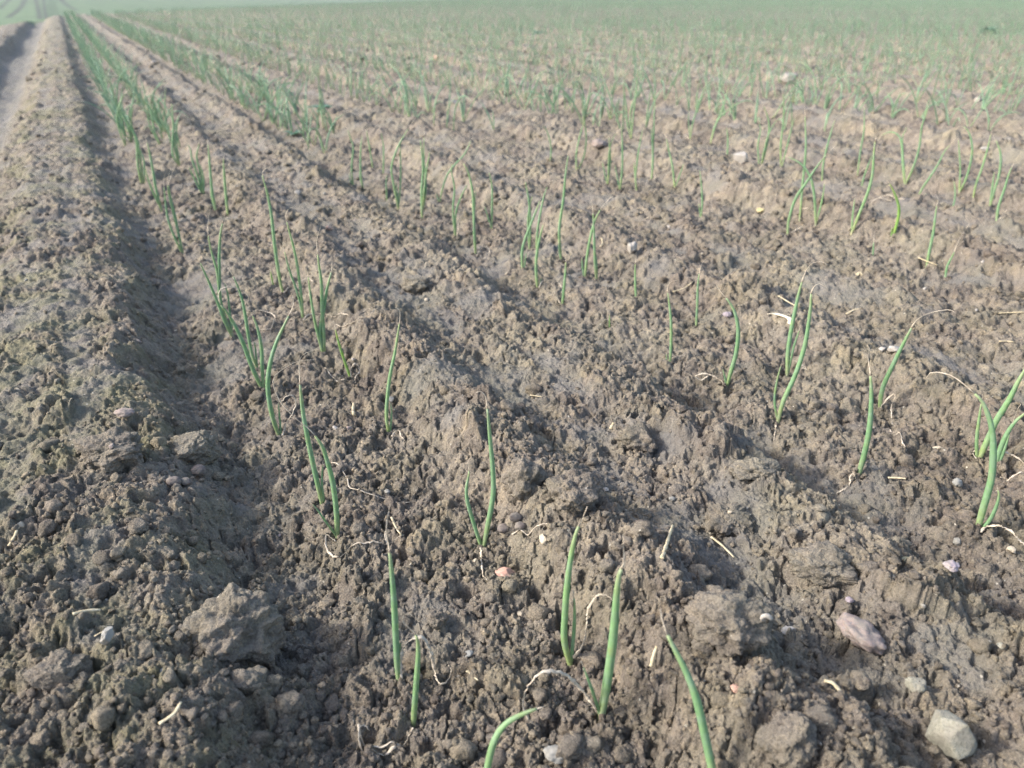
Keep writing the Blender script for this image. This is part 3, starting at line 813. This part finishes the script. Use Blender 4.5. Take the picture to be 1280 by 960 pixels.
 ('with bowed leaf and straight leaf', [('g',11,2.4,.1,[(1050,747),(1080,640),(1115,520),(1125,400),(1100,310),(1065,250)]), ('g',11,1.8,.1,[(1052,738),(1070,600),(1085,480)])]),
 ('with curved leaf and dry side leaf', [('g',11,2.2,.15,[(1095,853),(1110,740),(1150,620),(1180,520),(1215,440),(1240,400)]), ('d',11,1.0,0,[(1098,852),(1130,800),(1165,760)])]),
 ('with bright lime leaf bowed outwards', [('y',12,2.5,.08,[(385,442),(420,360),(445,260),(440,180),(400,80),(362,25)]), ('y',12,1.6,.1,[(388,435),(400,370),(400,330)])]),
 ('very small with a drooping dry tip', [('g',12,1.5,.45,[(272,532),(278,450),(280,400),(290,360),(320,375)])]),
 ('with single leaf and crooked dry tip', [('g',12,2.2,.15,[(630,608),(650,500),(675,380),(690,260),(700,190),(708,160),(690,120)]), ('d',12,1.1,0,[(635,600),(660,580),(685,590),(675,615)])]),
 ('bluish and shrivelled, half withered', [('g',12,1.9,.45,[(755,682),(770,600),(810,520),(840,440),(880,370),(915,320)]), ('d',12,.9,0,[(765,640),(795,550),(840,470),(880,430)])]),
 ('with thin short bowed leaf', [('g',11,1.7,.15,[(800,767),(820,680),(818,600),(800,530)])]),
 ('thin and alone on the flat', [('g',10,1.9,.15,[(298,828),(308,720),(305,620),(295,520),(292,460),(310,430)]), ('g',10,1.3,.1,[(297,815),(290,760),(285,700)])]),
 ('with short straight leaf before white flint', [('g',6,1.9,.2,[(828,510),(822,400),(822,270),(828,190)])]),
 ('with slender leaf hooked at the tip', [('g',7,2.3,.18,[(88,748),(100,600),(100,440),(85,290),(75,220),(95,175),(140,162)]), ('g',7,1.4,.1,[(84,738),(72,690),(68,640)])]),
 ('with lone straight leaf, fine bent tip', [('g',7,2.1,.25,[(268,465),(275,330),(280,180),(300,70),(330,20),(370,15)])]),
 ('with strongly bowed leaf and tangled thread', [('g',7,3.0,.12,[(470,872),(500,770),(535,640),(548,500),(530,390),(490,310),(440,250),(402,195)]), ('g',7,1.6,.1,[(468,862),(455,790),(440,740)]), ('d',7,1.2,0,[(468,868),(430,830),(380,800),(320,785),(262,800),(300,825),(350,800)])]),
 ('with tall leaf arching over, shell behind', [('g',7,3.1,.25,[(875,778),(880,640),(900,500),(930,350),(965,200),(1000,100),(1040,50),(1100,38),(1150,60)]), ('g',7,1.8,.12,[(885,762),(915,620),(950,510),(968,450)]), ('d',7,1.0,0,[(888,745),(900,660),(915,690),(960,720),(1000,745),(970,748)])]),
 ('with long hooked leaf and short leaf', [('g','F',3.5,.12,[(365,614),(385,540),(430,440),(465,330),(485,200),(490,130),(515,103),(548,120)]), ('g','F',1.9,.1,[(362,607),(352,540),(360,470),(382,385)]), ('l','F',1.1,0,[(360,610),(357,640),(352,672)])]),
 ('with single thick leaf, withered above', [('g','F',3.6,.2,[(660,828),(685,740),(705,640),(712,520),(708,440),(700,380),(705,345),(695,330)]), ('l',9,1.1,0,[(165,410),(125,400),(115,450),(40,480),(0,495)])]),
 ('with leaf arching to a long pale tip', [('g','F',3.4,.3,[(742,570),(755,490),(800,390),(845,300),(880,240),(930,212),(1000,200),(1025,213)]), ('d',8,1.0,0,[(320,692),(370,630),(420,600),(395,690),(400,800)]), ('l',8,1.0,0,[(400,800),(440,880),(480,950),(530,1000),(590,1040)])]),
 ('with big hooked leaf and curving side leaf', [('g',9,4.0,.24,[(970,778),(990,680),(1030,540),(1065,400),(1075,213),(1065,83),(1040,-7),(1000,-97),(930,-167),(860,-227),(790,-272),(720,-289),(660,-292),(630,-257)]),
   ('g',9,2.3,.06,[(980,768),(1040,710),(1085,630),(1112,540),(1102,475)]), ('d',9,1.4,0,[(985,772),(1040,735),(1120,735),(1190,765),(1240,820),(1290,860)])]),
 ('with stout leaf rising out of frame', [('g',9,3.9,.1,[(978,292),(1010,220),(1060,110),(1100,23),(1180,-107),(1240,-227),(1300,-330),(1340,-400)]), ('g',9,2.3,.12,[(965,288),(965,150),(985,-10),(990,-47),(1005,-147)]),
   ('d',9,1.4,0,[(962,282),(938,245),(965,225),(1050,228),(1150,240),(1220,270),(1290,320)])]),
 ('with slanting leaves behind the hooked one', [('g',9,3.2,.1,[(1090,348),(1115,240),(1160,130),(1220,40),(1290,-20),(1340,-60)]), ('g',9,2.2,.4,[(1105,338),(1150,220),(1185,110),(1230,-30),(1260,-80)])]),
 ('barely sprouted, a tiny thin spike', [('y',6,1.1,.2,[(650,697),(650,620),(650,570)])]),
]
ORD = ['first', 'second', 'third', 'fourth', 'fifth', 'sixth', 'seventh', 'eighth', 'ninth', 'tenth', 'eleventh', 'twelfth', 'thirteenth', 'fourteenth', 'fifteenth',
       'sixteenth', 'seventeenth', 'eighteenth', 'nineteenth', 'twentieth']
ROW_HALF = .078


def row_index(X):
    k = round((X - C0) / PERIOD)
    return 2 * k + (0 if X - C0 - k * PERIOD < 0 else 1)


SEED_FOOT = []


def build_traced():
    info = []
    wide = lambda sh: 1.75 if sh in (15, 16) else 1.5 if sh in (10, 11, 12, 13, 14, 'C') else 1.4 if sh in (1, 5, 6) else 1.22 if sh in (2, 7) else 1.05
    for look, leaves in SEEDLINGS:
        ox, oy, k = SH[leaves[0][1]]
        bx, by = ox + leaves[0][4][0][0] * k, oy + leaves[0][4][0][1] * k
        base, z, dep = seat(bx, by)
        s, X = rows_of(base[0], base[1])
        info.append((look, leaves, base, z, s, row_index(X)))
    byrow = {}
    for it in info:
        byrow.setdefault(it[5], []).append(it)
    for r in byrow:
        byrow[r].sort(key=lambda q: q[4])
    for row, items in byrow.items():
        for n, (look, leaves, base, z, s, _r) in enumerate(items):
            root = bpy.data.objects.new('onion_seedling', None); COL.objects.link(root)
            root.location = base; root.empty_display_size = .03
            if row < 0:
                row_txt = 'first row'
            else:
                row_txt = ORD[row] + ' row'
            lab = f'onion seedling {look}, {ORD[n]} in {row_txt} from wheel track'
            if len(lab.split()) > 16:
                lab = lab.replace('onion seedling', 'seedling').replace(' a ', ' ')
            if len(lab.split()) > 16:
                print('LONG', lab)
            tag(root, lab, 'onion seedling', 'onion seedlings growing in rows')
            SEED_FOOT.append(base[:2])
            for kind, sh, rad, dry, pts in leaves:
                ox, oy, k = SH[sh]
                yaw = random.uniform(-.42, .42)
                tocam = -base[:2] / np.linalg.norm(base[:2])
                nrm = np.array([tocam[0] * math.cos(yaw) - tocam[1] * math.sin(yaw), tocam[0] * math.sin(yaw) + tocam[1] * math.cos(yaw)])
                W = []
                for px, py in pts:
                    d = pixel_dir(ox + px * k, oy + py * k)
                    t = ((base[:2] - CAM[:2]) @ nrm) / (d[:2] @ nrm)
                    p = CAM + d * t
                    if kind == 'l':
                        p = ray_ground(ox + px * k, oy + py * k, .010)
                    elif kind == 'd':
                        g = ray_ground(ox + px * k, oy + py * k, .008)
                        if np.linalg.norm(g - CAM) < np.linalg.norm(p - CAM):
                            p = g
                    W.append(p)
                W = np.array(W)
                if kind in 'dl':
                    C = spline(W, max(24, 8 * len(W)))
                    if kind == 'l':
                        gz = ground_full(C[:, 0], C[:, 1])[0]
                        gz = np.convolve(np.pad(gz, 3, mode='edge'), np.ones(7) / 7, 'valid')
                        C[:, 2] = gz + .0035
                    C[1:] += rng.normal(0, .0004, C[1:].shape)
                    tt = np.linspace(0, 1, len(C))
                    R = rad * .00142 * (1 - .5 * tt) * (1 + .22 * np.sin(tt * 31 + rad * 9) + .15 * np.sin(tt * 67))
                    C = C - base
                    link('withered_leaf', tube_mesh('withered_leaf', C, R, M_DRY, 6, flat=.26, twist=random.uniform(3, 9)), root)
                    continue
                # green leaf: starts a little under the soil
                n_ = 40
                W = np.vstack([W[0] - (W[1] - W[0]) / max(np.linalg.norm(W[1] - W[0]), 1e-6) * .012 - np.array([0, 0, .004]), W])
                C = spline(W, n_)
                C = C - base
                tt = np.linspace(0, 1, n_)
                cut = int(round((1 - dry) * (n_ - 1)))
                g = tt / max(1 - dry, .05)
                R = rad * .001 * wide(sh) * np.interp(g, [0, .05, .25, .6, .88, 1.0], [.72, .82, 1.0, .96, .66, .36])
                mat = M_LIME if kind == 'y' else M_LEAF
                lf = link('leaf', tube_mesh('leaf', C[:cut + 1], R[:cut + 1], mat, 10, along=np.clip(g[:cut + 1], 0, 1), flat=.9), root)
                td = np.linspace(0, 1, n_ - cut)
                Rd = R[cut] * np.interp(td, [0, .25, 1], [1.0, .55, .25]) * (1 + .15 * np.sin(td * 23))
                link('dry_tip', tube_mesh('dry_tip', C[cut:], np.maximum(Rd, .00035), M_DRY, 7, flat=.45, twist=3.0), lf)


build_traced()
scatter_crumbs()


# ------------------------------------------------------------------ seedlings further back
def random_leaf(rs, height):
    n = 14
    lean = rs.uniform(.02, .42); az = rs.uniform(0, 6.283)
    curve = rs.uniform(-.3, 1.0) if rs.random() < .66 else rs.uniform(1.2, 3.0)
    t = np.linspace(0, 1, n); dt = 1 / (n - 1)
    ang = lean + curve * t ** 2.2
    dx = np.sin(ang); dz = np.cos(ang)
    h = np.concatenate([[0], np.cumsum((dx[1:] + dx[:-1]) / 2 * dt)]) * height
    z = np.concatenate([[0], np.cumsum((dz[1:] + dz[:-1]) / 2 * dt)]) * height
    return np.stack([h * math.cos(az), h * math.sin(az), z - .006], 1)


def build_far():
    rs = np.random.default_rng(5)
    spots = []
    for k in range(-14, 150):
        c = C0 + k * PERIOD
        if k == -1:
            continue
        for side in (-1, 1):
            X0 = c + side * ROW_HALF
            mean = .085 if k == 0 else .10 if k < 2 else .125
            smax = 100
            m = int(smax / mean * 1.15)
            s = np.cumsum(rs.exponential(mean * .5, m) + mean * .5) - 2
            X = X0 + rs.normal(0, .008, m)
            ok = (s < smax) & (crest_t(s, X) < -.4)
            s, X = s[ok], X[ok]
            P = np.outer(s, U) + np.outer(X, N)
            P3 = np.column_stack([P, np.zeros(len(P))])
            px, py, dep = project(P3)
            lim = np.where(px < 200, 178, np.where(px < 420, 192, 168))
            ok = (dep > .5) & (px > -160) & (px < 1440) & (py < lim) & (dep < 75)
            thin = rs.random(len(P)) < np.clip(1.1 - dep / 110, .45, 1)
            ok &= thin
            for q, d_ in zip(P[ok], dep[ok]):
                spots.append((d_, q[0], q[1], row_index(q @ N)))
    spots.sort()
    D = np.array([q[0] for q in spots]); XY = np.array([q[1:3] for q in spots])
    px, py, _ = project(np.column_stack([XY, np.zeros(len(XY))]))
    Z = np.concatenate([ground_full(XY[i:i + 200000, 0], XY[i:i + 200000, 1])[0] for i in range(0, len(XY), 200000)])
    # individuals: templates, then copies
    temps = []
    for i in range(16):
        ls = []
        for j in range(int(rs.choice([1, 2, 2, 3, 3, 4]))):
            hgt = rs.uniform(.19, .31) * (1 if j == 0 else rs.uniform(.45, .95))
            C = random_leaf(rs, hgt)
            R = rs.uniform(.0029, .0038) * np.interp(np.linspace(0, 1, len(C)), [0, .1, .4, .8, 1], [.75, .9, 1, .7, .12])
            ls.append(tube_mesh('leaf', C, R, M_FAR, 6))
        if len(ls) == 1:
            C = random_leaf(rs, .09); ls.append(tube_mesh('leaf', C, .0016 * np.linspace(1, .2, len(C)), M_FAR, 6))
        temps.append(ls)
    inside = (px > -5) & (px < 1285) & (py > 2)
    ind = np.nonzero(inside)[0][:300 - len(SEEDLINGS)]
    chosen = np.zeros(len(D), bool); chosen[ind] = True
    for i in ind:
        root = bpy.data.objects.new('onion_seedling', None); COL.objects.link(root)
        root.location = (XY[i, 0], XY[i, 1], Z[i] - .003)
        root.rotation_euler = (0, 0, rs.uniform(0, 6.283)); sc = rs.uniform(.75, 1.2); root.scale = (sc, sc, sc)
        r = spots[i][3]
        nm = ORD[r] if 0 <= r < 20 else 'outer'
        tag(root, f'blurred slim onion seedling further back in the {nm} row from wheel track', 'onion seedling', f'distant onion seedlings of the {nm} row')
        for me in temps[rs.integers(len(temps))]:
            link('leaf', me, root)
    # the rest in one mass
    V, Q, T, A = [], [], [], []
    nv = 0
    for i in np.nonzero(~chosen)[0]:
        near = D[i] < 16
        for j in range(int(rs.choice([2, 3, 3, 4])) if near else 2):
            hgt = rs.uniform(.14, .27)
            C = random_leaf(rs, hgt)
            if near:
                C = C[[0, 4, 8, 11, 13]]; sides = 3
            else:
                C = C[[0, 7, 13]]; sides = 3
            n = len(C)
            w = rs.uniform(.0020, .0028) * (1.05 + min(D[i], 50) * .005)
            R = w * np.interp(np.linspace(0, 1, n), [0, .4, .8, 1], [.85, 1, .7, .1])
            a0 = rs.uniform(0, 6.283)
            ang = a0 + np.arange(sides) * 2.0944
            ring = np.stack([np.cos(ang), np.sin(ang), np.zeros(sides)], 1)
            v = (C[:, None, :] + R[:, None, None] * ring[None]).reshape(-1, 3) + np.array([XY[i, 0], XY[i, 1], Z[i]])
            V.append(v)
            for q in range(n - 1):
                for w_ in range(sides):
                    x = (w_ + 1) % sides
                    Q.append((nv + q * sides + w_, nv + q * sides + x, nv + (q + 1) * sides + x, nv + (q + 1) * sides + w_))
            A.append(np.repeat(np.linspace(0, 1, n), sides)); nv += len(v)
    me = mesh_np('distant_seedlings', np.vstack(V), np.array(Q), None, M_FAR)
    set_attr(me, 'along', np.concatenate(A))
    tag(link('distant_seedlings', me), 'mass of far onion seedlings fading into green rows', 'onion seedlings', kind='stuff')
    print('far seedlings', len(D), 'individuals', len(ind))


build_far()


# ------------------------------------------------------------------ straw, husks, shell, weed
STRAWS = [
    ([(97, 785), (112, 776), (128, 770)], 2.0, 'pale straw stub on the bank beside the flat-topped clod'),
    ([(120, 802), (133, 798), (143, 812)], .7, 'bent straw wisp on the bank by the stone flake'),
    ([(12, 685), (20, 678), (27, 670)], 1.8, 'pale straw on the bank at the far side'),
    ([(203, 920), (222, 910), (232, 898)], 1.6, 'brownish straw lying low on the bank'),
    ([(46, 862), (66, 857)], 1.6, 'short pale straw under the grey-brown clod'),
    ([(1109, 601), (1121, 602), (1131, 604)], 2.6, 'stubby cream straw in the furrow beside a thick-leaf seedling'),
    ([(972, 378), (986, 386), (1006, 396)], 2.4, 'cream straw lying behind the tall arching seedling'),
    ([(840, 376), (855, 366), (866, 352)], 1.6, 'brown twig on the ridge beside the hooked slender seedling'),
    ([(889, 674), (903, 684), (918, 697)], 2.4, 'split cream straw lying down the ridge side'),
    ([(1026, 868), (1036, 874), (1046, 884)], 2.8, 'short straw stub beside the steep olive clod'),
    ([(813, 843), (816, 830), (820, 818)], 2.2, 'pale straw stub under the leaning leaf'),
    ([(443, 524), (442, 517), (443, 510)], 3.0, 'stubby whitish straw between the first pair rows'),
    ([(663, 495), (678, 498)], 1.8, 'small cream straw on the ridge crest'),
    ([(763, 543), (768, 534)], 2.6, 'pale husk standing on the ridge crest'),
    ([(490, 651), (496, 666), (502, 676)], 2.0, 'cream straw chip by the loose thread'),
    ([(1246, 398), (1262, 399), (1280, 400)], 2.2, 'cream straw beyond the fourth row'),
    ([(1247, 434), (1256, 433), (1266, 434)], 1.8, 'pale straw flake beyond the fourth row'),
    ([(1057, 398), (1066, 393), (1074, 391)], 2.0, 'yellowish straw behind the withered-tip seedling'),
    ([(1146, 331), (1158, 336), (1170, 340)], 2.6, 'cream straw at the foot of the crooked-tip seedling'),
    ([(825, 718), (829, 705), (832, 697)], 2.4, 'white straw bit standing under the ridge crest'),
    ([(830, 700), (834, 690), (838, 683)], 2.0, 'olive scrap of leaf above a white straw bit'),
    ([(752, 302), (753, 310), (750, 315)], 2.8, 'cream husk behind the crossed seedlings'),
    ([(588, 255), (590, 262)], 2.4, 'cream husk between the third and fourth rows'),
    ([(584, 842), (592, 848), (598, 854)], 1.8, 'straw chip beside the arching thread'),
]
for pts, rad, lab in STRAWS:
    W = np.array([ray_ground(x, y) for x, y in pts])
    C = spline(W, 12)
    gz = ground_full(C[:, 0], C[:, 1])[0]
    C[:, 2] = np.linspace(gz[0], gz[-1], 12) * .5 + gz.max() * .5 + rad * .0007
    base = C.mean(0)
    tt = np.linspace(0, 1, 12)
    o = link('straw', tube_mesh('straw', C - base, rad * .001 * (1 - .25 * tt + .12 * np.sin(tt * 17 + rad)), M_STRAW, 7, flat=.5))
    o.location = base
    tag(o, lab, 'straw', 'bits of straw lying on the soil')

THREADS = [
    ([(415, 583), (425, 587), (434, 600), (438, 618), (450, 624), (466, 628), (490, 628), (512, 624)], 'long wavy dry thread lying between the first pair rows'),
    ([(484, 680), (482, 668), (488, 628)], 'dry wisp standing beside a straw chip'),
    ([(450, 920), (453, 930), (470, 942), (485, 938), (500, 930)], 'curled dry thread beside the bottom stub-leaf seedling'),
    ([(1248, 604), (1262, 602), (1282, 597)], 'thin dry thread beyond the hooked seedling'),
    ([(420, 408), (440, 404), (460, 395), (470, 388)], 'dry thread draped behind the swollen-base seedling'),
    ([(1078, 262), (1092, 250), (1108, 246), (1130, 252)], 'greyish dry thread lying behind the lime seedling'),
    ([(690, 655), (676, 662), (664, 668), (640, 676)], 'thin dry thread at the ridge foot'),
]
for pts, lab in THREADS:
    W = np.array([ray_ground(x, y) for x, y in pts])
    C = spline(W, 40)
    gz = ground_full(C[:, 0], C[:, 1])[0]
    gz = np.convolve(np.pad(gz, 3, mode='edge'), np.ones(7) / 7, 'valid')
    C[:, 2] = gz + .003
    base = C.mean(0)
    o = link('dry_thread', tube_mesh('dry_thread', C - base, .0012 * (1 + .2 * np.sin(np.linspace(0, 29, 40))), M_DRY, 6, flat=.5))
    o.location = base
    tag(o, lab, 'dry leaf', 'dead leaf threads lying on the soil')

# curved cream flake (a piece of dried onion skin) behind the arching seedling
pts = [(956, 412), (966, 407), (976, 407), (985, 412), (985, 422), (982, 428)]
W = np.array([ray_ground(x, y) for x, y in pts]); C = spline(W, 20)
C[:, 2] = ground_full(C[:, 0], C[:, 1])[0].max() + .004
base = C.mean(0); tt = np.linspace(0, 1, 20)
o = link('onion_skin_flake', tube_mesh('onion_skin_flake', C - base, .0065 * np.interp(tt, [0, .3, .75, 1], [.15, .8, 1, .5]), plain_material('onion_skin', (.62, .52, .36), (.80, .72, .56), 90, .5, .0004), 10, flat=.35))
o.location = base; tag(o, 'curved cream onion skin flake behind the tall arching seedling', 'onion skin')

# frayed husk on the far ridge
root = bpy.data.objects.new('frayed_husk', None); COL.objects.link(root)
p, z, dep = seat(1074, 344); root.location = (p[0], p[1], z)
tag(root, 'frayed pale straw husk on the ridge behind the fourth row', 'husk')
for i in range(7):
    a = random.uniform(-.7, .7) - .5
    L = random.uniform(.018, .04)
    C = np.array([(-.5 * L * math.cos(a), .3 * L * math.sin(a), .004), (0, 0, .009 + .003 * random.random()), (.5 * L * math.cos(a), .4 * L * math.sin(a), .002)])
    link('fibre', tube_mesh('fibre', spline(C, 9), .0021 * np.interp(np.linspace(0, 1, 9), [0, .5, 1], [.4, 1, .3]), M_STRAW, 6, flat=.4), root)

# empty snail shell: a short coiled tube, the shade inside its mouth painted as a black ball
p, z, dep = seat(953, 776)
tt = np.linspace(0, 1, 46)
rr = .0040 * np.exp(-1.6 * tt)
C = np.stack([rr * np.cos(tt * 12.5), -.0012 + tt * .004, rr * np.sin(tt * 12.5)], 1)
sh = bpy.data.objects.new('snail_shell', None); COL.objects.link(sh); sh.location = (p[0], p[1] - .004, z + .007)
tag(sh, 'empty white snail shell with dark mouth on the broad clod', 'snail shell')
link('coil', tube_mesh('coil', C, .0026 * np.exp(-1.4 * tt), ST['white'], 10), sh)
import bmesh
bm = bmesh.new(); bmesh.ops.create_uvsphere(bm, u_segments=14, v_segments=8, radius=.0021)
me = bpy.data.meshes.new('mouth'); bm.to_mesh(me); bm.free(); me.materials.append(plain_material('shell_mouth_shade', (.02, .018, .015), (.03, .026, .02)))
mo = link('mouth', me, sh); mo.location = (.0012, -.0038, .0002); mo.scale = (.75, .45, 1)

# broad-leaved weed in the third row and a few bushier weeds far back
M_WEED = leaf_material('weed_leaf', (.085, .20, .125), (.12, .24, .11), (.09, .20, .13))


def weed(px, py, size, label, n):
    p, z, dep = seat(px, py)
    root = bpy.data.objects.new('weed', None); COL.objects.link(root); root.location = (p[0], p[1], z)
    tag(root, label, 'weed')
    for i in range(n):
        a = i * 2.4 + random.uniform(-.3, .3); L = size * random.uniform(.7, 1.1); el = random.uniform(.3, 1.0)
        V, Q = [], []
        m = 7
        for j in range(m):
            t = j / (m - 1)
            w = L * .24 * math.sin(math.pi * min(1, .12 + t * .88)) * (1 + .15 * (j % 2))
            rr_ = L * t; zz = L * (t * math.sin(el) - .55 * t * t)
            for s_, dz in ((-1, w * .25), (0, 0), (1, w * .25)):
                V.append((rr_ * math.cos(a) - s_ * w * math.sin(a), rr_ * math.sin(a) + s_ * w * math.cos(a), zz + dz + .012))
        for j in range(m - 1):
            for c in (0, 1):
                b = j * 3 + c
                Q.append((b, b + 1, b + 4, b + 3))
        me = mesh_np('leaf', np.array(V), np.array(Q), None, M_WEED); set_attr(me, 'along', np.repeat(np.linspace(.3, 1, m), 3))
        link('leaf', me, root)


weed(402, 142, .075, 'teal broad-leaved weed among the third row seedlings', 9)
weed(368, 172, .06, 'low teal weed leaning behind a tuft of seedlings', 6)
weed(1236, 40, .16, 'bushy green weed among the far rows', 14)
weed(672, 42, .12, 'leafy green weed clump on the far ridge', 11)

# ------------------------------------------------------------------ light, air, camera
world = bpy.data.worlds.new('World'); scene.world = world; world.use_nodes = True
wn = world.node_tree; wn.nodes.clear()
wo = wn.nodes.new('ShaderNodeOutputWorld'); bg = wn.nodes.new('ShaderNodeBackground')
sky = wn.nodes.new('ShaderNodeTexSky'); sky.sky_type = 'NISHITA'; sky.sun_disc = False
SUN_EL = math.radians(33); SUN_DIR = np.array([-.97, -.14])
SUN_DIR = SUN_DIR / np.linalg.norm(SUN_DIR)
sky.sun_elevation = SUN_EL; sky.sun_rotation = math.atan2(SUN_DIR[0], SUN_DIR[1])
sky.air_density = 1.0; sky.dust_density = 3.0
wn.links.new(sky.outputs[0], bg.inputs[0]); bg.inputs[1].default_value = .15
wn.links.new(bg.outputs[0], wo.inputs[0])
sl = bpy.data.lights.new('sun', 'SUN'); sl.energy = 2.0; sl.angle = math.radians(4); sl.color = (1.0, .965, .915)
so = bpy.data.objects.new('sun', sl); COL.objects.link(so)
v = Vector((SUN_DIR[0] * math.cos(SUN_EL), SUN_DIR[1] * math.cos(SUN_EL), math.sin(SUN_EL)))
so.rotation_euler = v.to_track_quat('Z', 'Y').to_euler(); so.location = (0, 0, 5)

HAZE = 0.0020
if HAZE:
    bm = bmesh.new(); bmesh.ops.create_cube(bm, size=1)
    me = bpy.data.meshes.new('haze'); bm.to_mesh(me); bm.free()
    hz = link('haze', me); hz.scale = (2000, 2000, 25); hz.location = (0, 0, 7.5)
    hm = bpy.data.materials.new('haze_air'); hm.use_nodes = True; hn = hm.node_tree; hn.nodes.clear()
    ho = hn.nodes.new('ShaderNodeOutputMaterial'); hv = hn.nodes.new('ShaderNodeVolumePrincipled')
    hv.inputs['Density'].default_value = HAZE; hv.inputs['Color'].default_value = (.47, .50, .49, 1); hv.inputs['Anisotropy'].default_value = .2
    hn.links.new(hv.outputs[0], ho.inputs['Volume']); me.materials.append(hm)
    tag(hz, 'pale thin haze over the field', 'haze', kind='stuff')

cd = bpy.data.cameras.new('camera'); co = bpy.data.objects.new('camera', cd); COL.objects.link(co)
co.location = CAM; co.rotation_euler = (math.pi / 2 - PITCH, 0, 0)
cd.sensor_width = 36; cd.lens = 36 * F_PX / W_PX; cd.clip_start = .02; cd.clip_end = 5000
cd.dof.use_dof = True; cd.dof.focus_distance = .96; cd.dof.aperture_fstop = 6.0
scene.camera = co
scene.view_settings.view_transform = 'Standard'; scene.view_settings.look = 'None'
scene.view_settings.exposure = 1.53; scene.view_settings.gamma = 1
scene.cycles.use_denoising = True
scene.cycles.denoising_prefilter = 'NONE'
scene.cycles.max_bounces = 6; scene.cycles.volume_bounces = 1
